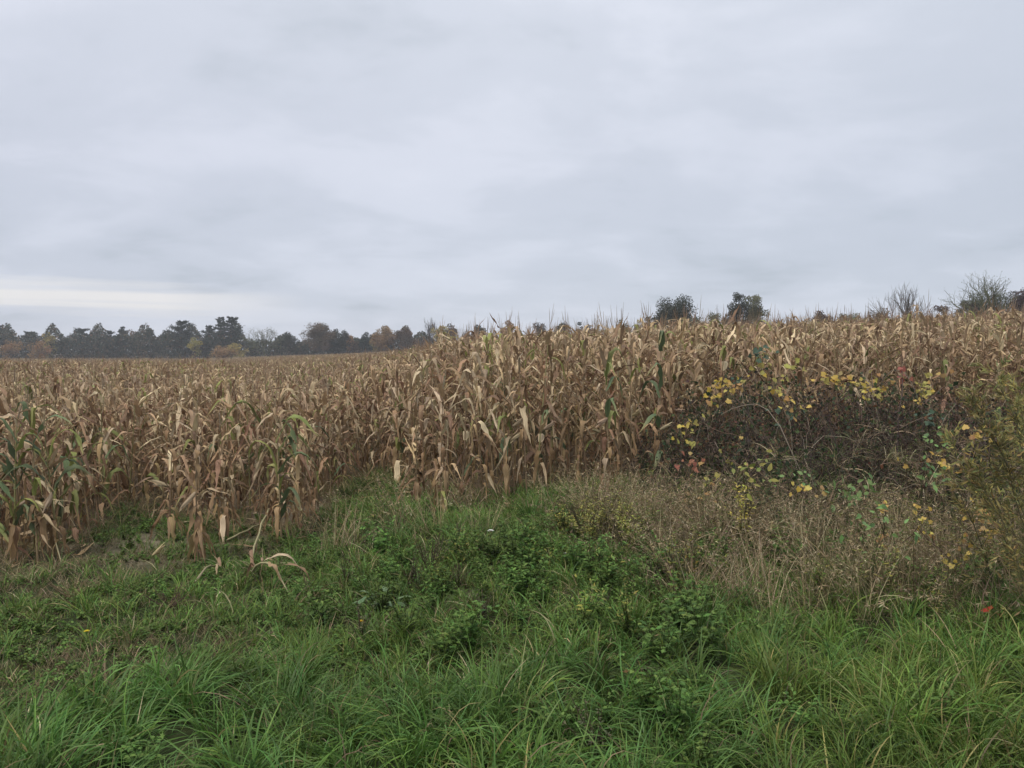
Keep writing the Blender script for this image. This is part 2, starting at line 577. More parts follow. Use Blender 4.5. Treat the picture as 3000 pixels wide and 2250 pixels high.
def tree(name, label, kind, u, vtop, wpx, Y, pal, dens=1.0, gap=.0, vbase=None, cat='tree', group=None, lean=0.0, aspect=None):
    X = float(x_at(u, Y))
    zb = float(ground_z(X, Y))
    H = z_at(vtop, Y) - zb
    W = wpx * (1.18 if Y > 200 else 1.08) / F_PX * Y
    root = thing(name, label, cat, (X, Y, zb), (0, 0, 0), group)
    tr, cr = MB(), MB()
    px = Y / 773.0                      # metres per picture element
    if kind == 'bare':
        lev = [(np.array([0, 0, 0.]), np.array([0, 0, 1.]), H * .30, H * .020)]
        segs = {}
        for depth in range(6):
            nxt = []
            for b, d, L, r in lev:
                tip = b + d * L
                p = branch_paths(b, tip, 4, 0, .25)
                segs.setdefault(depth, []).append((p, r))
                kids = 6 if depth == 0 else (4 if depth == 1 else (3 if depth < 4 else 2))
                for q in range(kids):
                    ax = nrm(d + rand_dir(1)[0] * (.62 if depth else .95))
                    ax = nrm(ax + np.array([0, 0, .18]))
                    t = 1.0 if q == 0 else rng.uniform(.45, 1.0)
                    bb = b + (tip - b) * t
                    nxt.append((bb, ax, L * rng.uniform(.62, .86) * (1 if depth else .9), r * .60))
            lev = nxt
        allp = np.concatenate([[p for p, _ in s] for s in segs.values()])
        top = np.percentile(allp[..., 2], 99.7)
        wid = np.percentile(np.abs(allp[..., :2]), 93) * 2
        sx, sz = W / wid, H / top
        S = np.array([sx, sx, sz])
        for dpt, s in segs.items():
            P = np.array([p for p, _ in s]) * S
            rr = np.array([r for _, r in s])
            Rd = np.maximum(rr[:, None] * np.linspace(1, .62, 4), px * (.055 if dpt > 3 else .10))
            tr.add(*tubes(P, Rd, BARKC * 1.1 if pal is None else np.array(pal[0]) * .8, 3))
        if pal is not None:                 # a few leaves left
            ends = np.array([p[-1] for p, _ in segs[5]]) * S
            k = int(len(ends) * dens)
            q = ends[rng.integers(0, len(ends), k)] + rng.normal(0, px * .8, (k, 3))
            cr.add(*cards(q, rand_dir(k), rand_dir(k), np.full(k, px * .9) * rng.uniform(.6, 1.3, k), np.full(k, px * .35), pick(pal, k)))
        add_obj('trunk', tr.mesh('trunk', MAT_BARK), root)
        if cr.n:
            add_obj('crown', cr.mesh('crown', MAT_TREE), root)
        return root
    # trunk
    tp = branch_paths(np.zeros(3), np.array([lean * W, 0, H * (.93 if kind == 'pine' else .62)]), 7, 0, .08)
    tr.add(*tubes(tp[None], np.linspace(.028, .008, 7)[None] * H * .8, BARKC, 6))
    area = max(60, (W / px) * (H / px) * 1.0)
    if kind == 'pine':
        nw = int(np.clip(H / px / 2.4, 9, 22))
        for i in range(nw):
            t = .16 + .84 * (i + rng.uniform(-.3, .3)) / nw
            prof = (1 - t) ** .62 * (.82 + .35 * math.sin(i * 2.3)) + .06
            nb = rng.integers(4, 7)
            for b in range(nb):
                az = rng.uniform(0, 2 * math.pi)
                ln = W * .60 * prof * rng.uniform(.65, 1.15)
                up = rng.uniform(-.05, .35) + .5 * t
                s0 = np.array([lean * W * t, 0, H * t * .97])
                tip = s0 + np.array([math.cos(az), math.sin(az), up * .6]) * ln
                bp = branch_paths(s0, tip, 4, -.06, .05)
                tr.add(*tubes(bp[None], np.linspace(.006, .002, 4)[None] * H, BARKC, 3))
                k = int(max(12, area * dens * 1.5 / nw / nb * 3.2))
                tt = rng.uniform(.1, 1.05, k)
                q = s0 + (tip - s0) * tt[:, None] + rng.normal(0, 1, (k, 3)) * np.array([.16, .16, .10]) * ln * .8
                d = nrm((tip - s0) / ln + rand_dir(k) * .8 + np.array([0, 0, .35]))
                sz = px * rng.uniform(.6, 1.35, k)
                cr.add(*cards(q, d, rand_dir(k), sz * 1.3, sz * .36, pick(pal, k, .2)))
    else:
        nl = int(np.clip(16 + area / 50, 18, 60))
        c0 = .55 if kind == 'round' else .52
        ez, ex = H * (1 - c0) * 1.0, W * .5
        zc = H * c0
        lobes = []
        for i in range(nl):
            d = rand_dir(1)[0]
            rr = (rng.uniform(.30, .98) if i > 3 else .3) * (1 - .15 * max(d[2], 0))
            p = np.array([d[0] * ex * rr, d[1] * ex * rr, zc + d[2] * ez * rr])
            if kind == 'tall':
                p[0] *= 1 - .35 * np.clip((p[2] - zc) / ez, -1, 1)
            if p[2] < H * .10:
                p[2] = H * .14
            lobes.append((p, ex * (rng.uniform(.30, .50) if area > 500 else rng.uniform(.36, .56)) * (1 - .30 * rr)))
        for i, (p, r) in enumerate(lobes):
            if p[2] + r > H:
                p[2] = H - r * rng.uniform(.9, 1.1)
        for j in range(min(len(lobes), 9)):
            b = tp[rng.integers(2, 6)]
            bp = branch_paths(b, lobes[j][0], 5, .02, .12)
            tr.add(*tubes(bp[None], np.linspace(.009, .003, 5)[None] * H, BARKC, 4))
        tot = sum(r * r for _, r in lobes)
        for p, r in lobes:
            if rng.random() < gap:
                continue
            k = int(max(24, area * dens * 6.0 * r * r / tot))
            d = rand_dir(k)
            rad = r * rng.uniform(.1, 1.0, k) ** .5 * (1 + .22 * np.sin(d[:, 0] * 7 + p[0]) * np.sin(d[:, 2] * 6 + p[2]))
            q = p + d * rad[:, None] * np.array([1, 1, .85])
            sz = px * rng.uniform(.5, 1.2, k)
            base = np.asarray(pal)[rng.integers(0, len(pal))]
            cr.add(*cards(q, nrm(d + rand_dir(k) * 1.1), rand_dir(k), sz * 1.25, sz * .55, np.clip(base * (1 + rng.normal(0, .2, (k, 1))), .005, .6)))
    add_obj('trunk', tr.mesh('trunk', MAT_BARK), root)
    add_obj('crown', cr.mesh('crown', MAT_TREE), root)
    return root


G_L, G_C, G_R = 'trees along the far left edge of the field', 'trees beyond the middle of the field', 'trees beyond the rise on the right'
TREES = [
    # name, label, kind, u, vtop, width, Y, palette, density, gap, group
    ('pine_tree', 'dark pine cut off by the left edge of the photo', 'pine', -4, 944, 62, 250, PINE, 1, 0, G_L),
    ('broadleaf_tree', 'small dark round tree just right of the pine at the photo edge', 'round', 34, 962, 52, 262, DARK, 1, 0, G_L),
    ('autumn_shrub', 'low orange brown bush under the trees near the left photo edge', 'round', 36, 994, 48, 236, ORANGE, .8, 0, G_L),
    ('pine_tree', 'low blunt pine left of the yellow green tree', 'pine', 92, 968, 66, 250, PINE, 1.1, 0, G_L),
    ('autumn_tree', 'yellow green tree, the only bright crown in the left pine line', 'round', 148, 962, 44, 246, YELLOW, 1, 0, G_L),
    ('autumn_shrub', 'dull orange bush at the foot of the yellow green tree', 'round', 118, 994, 50, 234, ORANGE, .8, 0, G_L),
    ('broadleaf_tree', 'low dark tree just right of the yellow green tree', 'round', 190, 977, 48, 256, DARK, 1, 0, G_L),
    ('pine_tree', 'broad dark pine starting the even stretch of the left tree line', 'pine', 244, 957, 74, 250, PINE, 1.1, 0, G_L),
    ('broadleaf_tree', 'grey green rounded tree between two pines of the left tree line', 'round', 289, 964, 52, 258, DARK, 1, 0, G_L),
    ('pine_tree', 'narrow dark pine left of the pine with two blunt tops', 'pine', 324, 964, 48, 248, PINE, 1.1, 0, G_L),
    ('pine_tree', 'dark pine with two blunt tops in the middle of the left tree line', 'pine', 358, 953, 54, 246, PINE, 1.2, 0, G_L),
    ('broadleaf_tree', 'brownish flat topped tree behind the pines of the left tree line', 'round', 407, 954, 58, 266, BROWN, 1, 0, G_L),
    ('pine_tree', 'small pine right of the brownish flat topped tree', 'pine', 441, 957, 44, 250, PINE, 1.1, 0, G_L),
    ('broadleaf_tree', 'dark tree touching the left side of the big spiky pine', 'round', 480, 958, 52, 256, DARK, 1, 0, G_L),
    ('pine_tree', 'big broad spiky pine, second tallest of the left tree line', 'pine', 534, 936, 96, 244, PINE, 1.3, 0, G_L),
    ('autumn_shrub', 'pale yellowish bush showing between two pines', 'round', 572, 976, 36, 240, YELLOW, .7, .1, G_L),
    ('pine_tree', 'pointed pine left of the tallest pair of pines', 'pine', 612, 949, 58, 248, PINE, 1.2, 0, G_L),
    ('pine_tree', 'left one of the tallest pair of pines', 'pine', 649, 924, 52, 246, PINE, 1.3, 0, G_L),
    ('pine_tree', 'right one of the tallest pair of pines with long level boughs', 'pine', 678, 925, 84, 244, PINE, 1.4, 0, G_L),
    ('autumn_shrub', 'brown yellow bush in front of the tallest pair of pines', 'round', 655, 1008, 60, 226, ORANGE, .8, 0, G_L),
    ('autumn_shrub', 'pale yellow green bush right of the brown yellow bush by the pines', 'round', 692, 1003, 52, 228, YELLOW, .8, 0, G_L),
    ('broadleaf_tree', 'low grey green tree right of the tallest pair of pines', 'round', 738, 985, 46, 244, OLIVE, .9, .1, G_C),
    ('thinning_tree', 'vase shaped tree with limbs showing through a thin crown', 'bare', 775, 962, 64, 240, OLIVE, 1.2, 0, G_C),
    ('broadleaf_tree', 'small rounded tree at the right shoulder of the vase shaped tree', 'round', 817, 980, 42, 246, OLIVE, .9, .1, G_C),
    ('broadleaf_tree', 'dark tree with see through gaps left of the big brown green crown', 'round', 850, 962, 50, 240, DARK, .8, .25, G_C),
    ('broadleaf_tree', 'low dark tree filling the dip before the big brown green crown', 'round', 884, 994, 46, 250, DARK, 1, 0, G_C),
    ('broadleaf_tree', 'big round brown green tree, the largest crown of the middle', 'round', 938, 934, 84, 238, BROWN, 1.2, 0, G_C),
    ('broadleaf_tree', 'tall narrow dark tree against the right side of the big brown green crown', 'tall', 984, 942, 40, 240, DARK, 1.1, 0, G_C),
    ('broadleaf_tree', 'dark pointed tree right of the tall narrow dark tree', 'tall', 1005, 960, 36, 238, DARK, 1.1, 0, G_C),
    ('autumn_tree', 'small orange brown tree beside the dark pointed tree', 'round', 1028, 976, 38, 244, ORANGE, 1, 0, G_C),
    ('autumn_shrub', 'rusty low bush between the orange brown tree and the dark cone', 'round', 1050, 995, 40, 242, BROWN, 1, 0, G_C),
    ('conifer_tree', 'small dark cone shaped tree standing alone on the skyline', 'tall', 1072, 971, 36, 236, PINE, 1.3, 0, G_C),
    ('autumn_shrub', 'yellow brown bush right of the dark cone shaped tree', 'round', 1104, 992, 46, 240, YELLOW, 1, 0, G_C),
    ('autumn_tree', 'orange tan tree with a forked top next to a dark round tree', 'tall', 1128, 942, 66, 240, ORANGE, 1.1, 0, G_C),
    ('broadleaf_tree', 'dark brown round tree right of the orange tan tree', 'round', 1183, 948, 64, 236, BROWN, 1.3, 0, G_C),
    ('broadleaf_tree', 'low brown hedge like tree behind the corner of the tall maize', 'round', 1236, 984, 60, 244, BROWN, 1.1, 0, G_C),
    ('bare_tree', 'thin grey leafless tree left of the yellow crown', 'bare', 1262, 932, 36, 230, None, 0, 0, G_C),
    ('autumn_tree', 'yellow tree beside the thin grey leafless tree', 'tall', 1290, 932, 46, 226, YELLOW, 1.1, 0, G_C),
    ('broadleaf_tree', 'brown tree touching the right side of the yellow tree', 'tall', 1319, 943, 44, 228, BROWN, 1.1, 0, G_C),
    ('broadleaf_tree', 'low grey tree seen between maize tassels left of the dark round crown', 'round', 1366, 962, 40, 226, GREYB, .9, .1, G_C),
    ('broadleaf_tree', 'dark green round crown on a stem among maize tassels', 'round', 1406, 932, 44, 220, DARK, 1.1, 0, G_C),
    ('autumn_tree', 'orange tan round tree alone behind the maize tassels', 'round', 1488, 931, 46, 216, ORANGE, 1.1, 0, G_C),
    ('broadleaf_tree', 'brown grey thin tree behind the middle tassels', 'tall', 1581, 923, 50, 200, GREYB, .9, .15, G_C),
    ('broadleaf_tree', 'dark green low tree right of the brown grey thin tree', 'round', 1646, 929, 44, 196, DARK, 1.1, 0, G_C),
    ('conifer_tree', 'dark pointed tree between two low trees behind the tassels', 'tall', 1698, 930, 26, 190, PINE, 1.2, 0, G_C),
    ('broadleaf_tree', 'small brown tree right of the dark pointed tree', 'round', 1728, 937, 36, 190, BROWN, 1, 0, G_C),
    ('broadleaf_tree', 'pale olive low tree left of the big round oak', 'round', 1822, 928, 44, 160, OLIVE, 1, 0, G_C),
    ('autumn_shrub', 'yellow green bush poking over the maize left of the big round oak', 'round', 1866, 932, 36, 150, YELLOW, 1, 0, G_C),
    ('broadleaf_tree', 'dark low tree leaning on the left side of the big round oak', 'round', 1900, 915, 44, 126, DARK, 1, .1, G_R),
    ('oak_tree', 'big round dark green oak standing over the maize', 'round', 1976, 858, 142, 122, DARK, 1.6, 0, G_R),
    ('autumn_shrub', 'yellow green bush at the right foot of the big round oak', 'round', 2030, 908, 38, 112, OLIVE, 1, 0, G_R),
    ('broadleaf_tree', 'low grey green tree between the big oak and the ragged twin trees', 'round', 2082, 900, 60, 118, OLIVE, .9, .1, G_R),
    ('broadleaf_tree', 'low brown tree at the left foot of the ragged twin trees', 'round', 2128, 898, 44, 114, BROWN, .9, .1, G_R),
    ('broadleaf_tree', 'ragged dark green tree, left and taller of the twin trees', 'tall', 2160, 828, 66, 112, DARK, 1.1, .15, G_R),
    ('broadleaf_tree', 'olive tree with wispy right side, right one of the twin trees', 'tall', 2207, 836, 76, 114, OLIVE, 1.1, .12, G_R),
    ('broadleaf_tree', 'tiny low tree right of the twin trees', 'round', 2286, 914, 40, 120, DARK, 1, 0, G_R),
    ('broadleaf_tree', 'low dark red tree alone on the rise', 'round', 2404, 888, 58, 112, MAROON, 1.1, 0, G_R),
    ('broadleaf_tree', 'low olive tree right of the dark red tree', 'round', 2484, 892, 70, 116, OLIVE, 1, .1, G_R),
    ('broadleaf_tree', 'low brown olive tree left of the leafless round tree', 'round', 2570, 892, 78, 112, BROWN, 1, .1, G_R),
    ('bare_tree', 'leafless round grey tree standing over the maize', 'bare', 2655, 832, 112, 100, None, 0, 0, G_R),
    ('broadleaf_tree', 'low dark maroon tree right of the leafless round tree', 'round', 2752, 876, 66, 108, MAROON, 1.1, .1, G_R),
    ('broadleaf_tree', 'dark maroon tree left of the feathery half bare tree', 'tall', 2826, 857, 56, 102, MAROON, 1.1, .05, G_R),
    ('broadleaf_tree', 'broad dark green mass under the feathery half bare tree', 'round', 2884, 848, 124, 104, DARK, 1.2, 0, G_R),
    ('bare_tree', 'feathery half bare tree rising over dark crowns', 'bare', 2893, 796, 136, 96, OLIVE, 1.5, 0, G_R),
    ('broadleaf_tree', 'dark maroon tree at the right edge of the photo', 'round', 2988, 834, 92, 102, MAROON, 1.2, 0, G_R),
    ('broadleaf_tree', 'dark crown beyond the right edge of the photo', 'round', 3060, 832, 90, 106, DARK, 1, 0, G_R),
]
for (nm, lb, kd, u, vt, w, Y, pal, dn, gp, gr) in TREES:
    cat = 'shrub' if 'shrub' in nm else 'tree'
    tree(nm, lb, kd, u, vt, w, Y, pal, dn, gp, cat=cat, group=gr)


def build_undergrowth():
    mb = MB()
    k = 56000
    u = rng.uniform(-500, 1330, k)
    Y = rng.uniform(240, 270, k)
    hmax = np.interp(u, [-500, 0, 700, 730, 900, 1330], [12.5, 12.5, 12.5, 8.5, 8.0, 7.5])
    hh = hmax * (.78 + .22 * np.sin(u * .07) * np.sin(u * .023 + 1)) * rng.random(k) ** .8
    X = x_at(u, Y)
    P = np.c_[X, Y, ground_z(X, Y) + hh]
    s = rng.uniform(.28, .60, k)
    mb.add(*cards(P, rand_dir(k), rand_dir(k), s * 1.3, s * .6, pick(PINE + DARK + BROWN[1:], k, .2)))
    k = 2600
    u = rng.uniform(1330, 3300, k)
    Y = rng.uniform(112, 150, k)
    X = x_at(u, Y)
    P = np.c_[X, Y, ground_z(X, Y) + rng.random(k) * np.interp(u, [1330, 1900, 3000], [2.0, 2.2, 3.6])]
    s = rng.uniform(.25, .5, k)
    mb.add(*cards(P, rand_dir(k), rand_dir(k), s * 1.3, s * .6, pick(DARK + BROWN + OLIVE, k, .2)))
    tag(add_obj('undergrowth', mb.mesh('undergrowth', MAT_TREE)), 'dark undergrowth filling the foot of the tree line', None, None, 'stuff')


build_undergrowth()

# ================================================================== MAIZE
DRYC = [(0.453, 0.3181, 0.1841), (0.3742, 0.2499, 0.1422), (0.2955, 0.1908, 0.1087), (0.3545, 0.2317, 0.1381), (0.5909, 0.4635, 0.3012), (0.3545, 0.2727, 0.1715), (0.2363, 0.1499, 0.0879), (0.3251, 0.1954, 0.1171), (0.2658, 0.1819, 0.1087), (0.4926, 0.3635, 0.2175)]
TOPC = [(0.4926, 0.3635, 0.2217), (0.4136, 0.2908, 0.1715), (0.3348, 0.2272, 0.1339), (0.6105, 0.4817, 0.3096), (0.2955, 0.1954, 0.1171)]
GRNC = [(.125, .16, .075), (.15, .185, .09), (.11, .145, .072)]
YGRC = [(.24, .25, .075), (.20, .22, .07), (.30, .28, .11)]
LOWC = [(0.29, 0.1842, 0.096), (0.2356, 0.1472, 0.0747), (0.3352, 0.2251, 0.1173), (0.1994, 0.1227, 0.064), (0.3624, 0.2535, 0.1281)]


def corn_leaf(style):
    n = 11
    s = np.linspace(0, 1, n)
    if style == 'hang':
        L, W = rng.uniform(.45, .78), rng.uniform(.024, .042)
        th0, th1 = R(rng.uniform(25, 78)), R(rng.uniform(-92, -45))
        kk, kw = rng.uniform(.08, .42), rng.uniform(.03, .12)
        tw = rng.normal(0, 1.3)
        pal = DRYC
    elif style == 'low':
        L, W = rng.uniform(.40, .66), rng.uniform(.021, .037)
        th0, th1 = R(rng.uniform(-30, 40)), R(rng.uniform(-92, -58))
        kk, kw = rng.uniform(.06, .22), rng.uniform(.03, .10)
        tw = rng.normal(0, 1.6)
        pal = LOWC
    elif style == 'arch':
        L, W = rng.uniform(.5, .8), rng.uniform(.028, .046)
        th0, th1 = R(rng.uniform(48, 75)), R(rng.uniform(-70, -25))
        kk, kw = rng.uniform(.40, .6), rng.uniform(.25, .42)
        tw = rng.normal(0, .9)
        pal = DRYC
    elif style == 'stick':
        L, W = rng.uniform(.40, .65), rng.uniform(.024, .040)
        th0 = R(rng.uniform(25, 78))
        th1 = R(rng.uniform(-60, 60))
        kk, kw = rng.uniform(.15, .6), rng.uniform(.02, .08)
        tw = rng.normal(0, 1.4)
        pal = DRYC
    elif style == 'top':
        L, W = rng.uniform(.30, .55), rng.uniform(.022, .038)
        th0, th1 = R(rng.uniform(45, 80)), R(rng.choice([rng.uniform(20, 65), rng.uniform(-80, -10)], p=[.25, .75]))
        kk, kw = rng.uniform(.3, .7), rng.uniform(.08, .3)
        tw = rng.normal(0, 1.2)
        pal = TOPC
    else:                                   # green, yellow green
        L, W = rng.uniform(.55, .85), rng.uniform(.034, .046)
        th0, th1 = R(rng.uniform(50, 72)), R(rng.uniform(-80, -40))
        kk, kw = rng.uniform(.35, .6), rng.uniform(.15, .3)
        tw = rng.normal(0, .5)
        pal = GRNC if style == 'green' else YGRC
    th = th0 + (th1 - th0) * sstep(s, kk - kw, kk + kw) + rng.normal(0, .10, n)
    az = rng.normal(0, .55) * s + rng.normal(0, .05, n)
    T = np.stack([np.cos(th) * np.cos(az), np.cos(th) * np.sin(az), np.sin(th)], -1)
    P = np.concatenate([[[0, 0, 0]], np.cumsum((T[:-1] + T[1:]) * .5, 0)]) * L / (n - 1)
    side = np.stack([-np.sin(az), np.cos(az), 0 * az], -1)
    nor = np.cross(T, side)
    ph = tw * sstep(s, .1, 1.0) + rng.normal(0, .12, n)
    S = np.cos(ph)[:, None] * side + np.sin(ph)[:, None] * nor
    Nn = np.cross(T, S)
    curl = np.clip(rng.uniform(.55, 1.1) - .35 * s * (style not in ('green', 'yellow')), .3, 1.1)
    w = W * np.minimum(1, .55 + 2.2 * s) * np.clip(1 - s ** rng.uniform(1.3, 2.6), .04, 1) * curl * (1 + rng.normal(0, .10, n))
    fold = Nn * (w * rng.uniform(-.5, .7))[:, None]
    P = P + Nn * (np.sin(s * rng.uniform(9, 18) + rng.random() * 6) * W * .18)[:, None]
    c = np.asarray(pal)[rng.integers(0, len(pal))] * (1 + rng.normal(0, .12))
    C = c[None] * (1 + rng.normal(0, .07, (n, 1)))
    if style in ('green', 'yellow'):
        tipc = np.array([.34, .27, .13])
        q = sstep(s, rng.uniform(.55, .8), 1.0)[:, None] * .8
        C = C * (1 - q) + tipc * q
    mb = MB()
    V, F, CC, U = ribbons(P[None], w[None], S[None], C[None], fold[None])
    V = V + rng.normal(0, .17, V.shape) * W * np.repeat(np.minimum(1, 1.4 - s), 3)[:, None]
    mb.add(V, F, CC, U)
    return mb


def corn_stalk(low):
    n = 11
    s = np.linspace(0, 1, n)
    P = np.c_[.018 * np.sin(s * 3 + rng.random() * 6) * s, .018 * np.sin(s * 2.3 + rng.random() * 6) * s, s]
    r = np.interp(s, [0, .1, .5, 1], [.0110, .0100, .0075, .0035]) * (1 + .14 * (np.arange(n) % 2))
    base = np.array([.27, .19, .11]) if not low else np.array([.21, .19, .08])
    C = base * (1 + rng.normal(0, .1, (n, 1))) * np.interp(s, [0, .25, 1], [.75, 1, 1.0])[:, None]
    mb = MB()
    mb.add(*tubes(P[None], r[None], C[None], 6))
    return mb


def corn_tassel():
    k = rng.integers(1, 4)
    n = 4
    t = np.linspace(0, 1, n)
    P, Rr = [], []
    for i in range(k):
        az, sp = rng.uniform(0, 6.28), (rng.uniform(.04, .30) if i == 0 else rng.uniform(.10, .38))
        L = rng.uniform(.28, .44) if i == 0 else rng.uniform(.18, .32)
        out = sp * t ** .8
        P.append(np.c_[math.cos(az) * out * L, math.sin(az) * out * L, t * L * (1 - .2 * sp) - (0 if i else 0)] + np.array([0, 0, 0 if i == 0 else rng.uniform(.0, .05)]))
        Rr.append(np.array([.0030, .0036, .0030, .0010]))
    mb = MB()
    mb.add(*tubes(np.array(P), np.array(Rr), pick([(.27, .195, .125), (.33, .25, .16), (.22, .16, .105)], 1)[0], 4))
    return mb


def corn_ear():
    n = 7
    s = np.linspace(0, 1, n)
    L = rng.uniform(.17, .23)
    droop = rng.uniform(-1.3, .5)
    P = np.c_[np.cos(droop) * s * L + .01, .01 * np.sin(s * 5), np.sin(droop) * s * L]
    r = np.array([.012, .021, .025, .024, .020, .012, .003])
    mb = MB()
    c = pick([(.52, .42, .26), (.46, .35, .21), (.40, .30, .18)], 1)[0]
    mb.add(*tubes(P[None], r[None], c, 6))
    k = 3                                     # loose husk blades
    PP, SS = [], []
    for i in range(k):
        a = i * 2.1
        o = np.array([0, math.cos(a), math.sin(a)])
        PP.append(P[2:] + o * np.linspace(.024, rng.uniform(.03, .07), n - 2)[:, None])
        SS.append(np.repeat(np.cross([1, 0, 0], o)[None], n - 2, 0))
    mb.add(*ribbons(np.array(PP), np.tile(np.linspace(.018, .004, n - 2), (k, 1)), np.array(SS), np.tile(c * 1.1, (k, 1))))
    return mb


NLIB = {'hang': 34, 'low': 20, 'arch': 16, 'stick': 22, 'top': 22, 'green': 8, 'yellow': 8}
LIB = {s: [corn_leaf(s) for _ in range(k)] for s, k in NLIB.items()}
LIB['stalk'] = [corn_stalk(i > 5) for i in range(8)]
LIB['tassel'] = [corn_tassel() for _ in range(10)]
LIB['ear'] = [corn_ear() for _ in range(7)]
_lib_mesh = {}


def lib_mesh(st, i):
    if (st, i) not in _lib_mesh:
        nm = {'stalk': 'stalk', 'tassel': 'tassel', 'ear': 'ear'}.get(st, 'leaf')
        _lib_mesh[(st, i)] = LIB[st][i].mesh(nm, MAT_STALK if st in ('stalk', 'tassel') else MAT_CORN, nm != 'leaf')
    return _lib_mesh[(st, i)]


def corn_spec(H, green=0.0, dead=False, skirt=0):
    """parts of one maize plant: (part name, library, index, location, azimuth, scale)"""
    out = [('stalk', 'stalk', int(rng.integers(0, 6 if rng.random() > .25 + green else 8)), (0, 0, 0), rng.uniform(0, 6.28), (1, 1, H))]
    nl = int(rng.integers(14, 19))
    a0 = rng.uniform(0, 6.28)
    for i in range(nl):
        t = .10 + .86 * (i + rng.uniform(-.2, .2)) / (nl - 1)
        t = min(max(t, .08), .93)
        az = a0 + math.pi * i + rng.normal(0, .42)
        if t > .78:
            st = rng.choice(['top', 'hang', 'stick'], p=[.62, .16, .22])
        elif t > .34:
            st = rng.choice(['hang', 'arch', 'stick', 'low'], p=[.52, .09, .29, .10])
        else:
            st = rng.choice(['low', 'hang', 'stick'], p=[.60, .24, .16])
        if green and t < .93 - .25 * (green < .2) and rng.random() < green:
            st = rng.choice(['green', 'yellow'], p=[.6, .4])
        elif rng.random() < .025:
            st = 'yellow'
        sc_ = rng.uniform(.85, 1.18) * (.8 + .2 * H / 2.1) * (1 if t < .8 else .92)
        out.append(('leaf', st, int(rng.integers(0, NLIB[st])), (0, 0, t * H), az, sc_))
    for i in range(skirt):
        out.append(('leaf', 'low', int(rng.integers(0, NLIB['low'])), (0, 0, rng.uniform(.16, .42) * H), rng.uniform(0, 6.28), rng.uniform(.8, 1.15)))
    if rng.random() < .76 and not dead:
        out.append(('tassel', 'tassel', int(rng.integers(0, 10)), (0, 0, H * .985), rng.uniform(0, 6.28), rng.uniform(.8, 1.1)))
    if rng.random() < .75:
        out.append(('ear', 'ear', int(rng.integers(0, 7)), (0, 0, H * rng.uniform(.38, .52)), rng.uniform(0, 6.28), rng.uniform(.85, 1.1)))
    return out


def corn_object(label, group, loc, H, lean=.04, green=0.0, name='corn_plant', tilt=None, dead=False, row=None):
    lx, ly = rng.normal(0, lean), rng.normal(0, lean)
    rot = (Euler((0, 0, rng.uniform(0, 6.28))).to_matrix().to_4x4(), Euler((lx, ly, 0)).to_matrix().to_4x4())
    rot = (rot[1] @ rot[0]).to_euler() if tilt is None else tilt
    spec = corn_spec(H, green, dead, 0 if row is not None else 8)
    if row is not None:                       # say what shows on this very plant
        more = []
        gn = sum(p[1] == 'green' for p in spec)
        names = [p[0] for p in spec]
        more.append('first row' if row < .55 else ('second row' if row < 1.2 else 'farther back'))
        if ly > .06:
            more.append('leaning right')
        elif ly < -.06:
            more.append('leaning left')
        if gn:
            more.append('one green leaf' if gn == 1 else 'some green leaves')
        if 'tassel' not in names:
            more.append('no tassel')
        elif 'ear' not in names:
            more.append('no ear')
        while len((label + ' ' + ' '.join(more)).split()) > 16:
            more.pop()
        label = label + ', ' + ', '.join(more)
    r = thing(name, label, 'corn plant', loc, rot, group)
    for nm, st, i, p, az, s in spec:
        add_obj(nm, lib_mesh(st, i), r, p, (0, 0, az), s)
    return r


def corn_proto(H, green=0.0):
    mb = MB()
    for nm, st, i, p, az, s in corn_spec(H, green):
        c, n = math.cos(az), math.sin(az)
        Mx = np.eye(4)
        S = np.diag((s,) * 3 if np.isscalar(s) else s)
        Mx[:3, :3] = np.array([[c, -n, 0], [n, c, 0], [0, 0, 1]]) @ S
        Mx[:3, 3] = p
        mb.merge(LIB[st][i], Mx)
    return mb.mesh('maize', MAT_CORN, False)


def height_at(X, Y):
    a = X / Y
    h = 1.62 + (2.02 - 1.62) * sstep(a, -.19, -.03)
    h = h - .10 * sstep(Y, 60, 150) * (a < -.1)
    h = h * (1 + .05 * np.sin(.9 * X + .4 * Y) * np.sin(.7 * Y - .5 * X))
    return h


def field_points():
    pts = []
    # near rows run parallel to the verge
    for r in np.arange(7.6, 42, .74):
        step = .15 if r < 14 else (.17 if r < 30 else .22)
        half = .78 * r + 2.5
        xs = np.arange(-half, half, step)
        xs = xs + rng.normal(0, .03, len(xs))
        ys = r + .035 * xs + rng.normal(0, .05, len(xs)) + .12 * np.sin(xs * .35)
        keep = rng.random(len(xs)) > .05
        pts.append(np.c_[xs, ys][keep])
    P = np.concatenate(pts)
    keep = P[:, 1] > front(P[:, 0], P[:, 1]) + rng.normal(0, .07, len(P))
    P = P[keep]
    far = []
    for y in np.arange(42, 236, 1.0):
        dens = 6.0 * (40 / max(y, 40)) ** 1.25
        wid = .78 * y
        k = rng.poisson(dens * 2 * wid)
        x = rng.uniform(-wid, wid, k)
        far.append(np.c_[x, y + rng.uniform(0, 1, k)])
    Fp = np.concatenate(far)
    a = Fp[:, 0] / Fp[:, 1]
    lim = np.interp(a, [-.8, -.25, -.15, -.05, .1, .8], [236, 232, 215, 110, 66, 62])
    Fp = Fp[Fp[:, 1] < lim]
    return np.concatenate([P, Fp])


FP = field_points()
FH = height_at(FP[:, 0], FP[:, 1]) * (1 + rng.normal(0, .055, len(FP)))
fz = ground_z(FP[:, 0], FP[:, 1])
fu = u_of(FP[:, 0], FP[:, 1])
depth = FP[:, 1] - front(FP[:, 0], FP[:, 1])

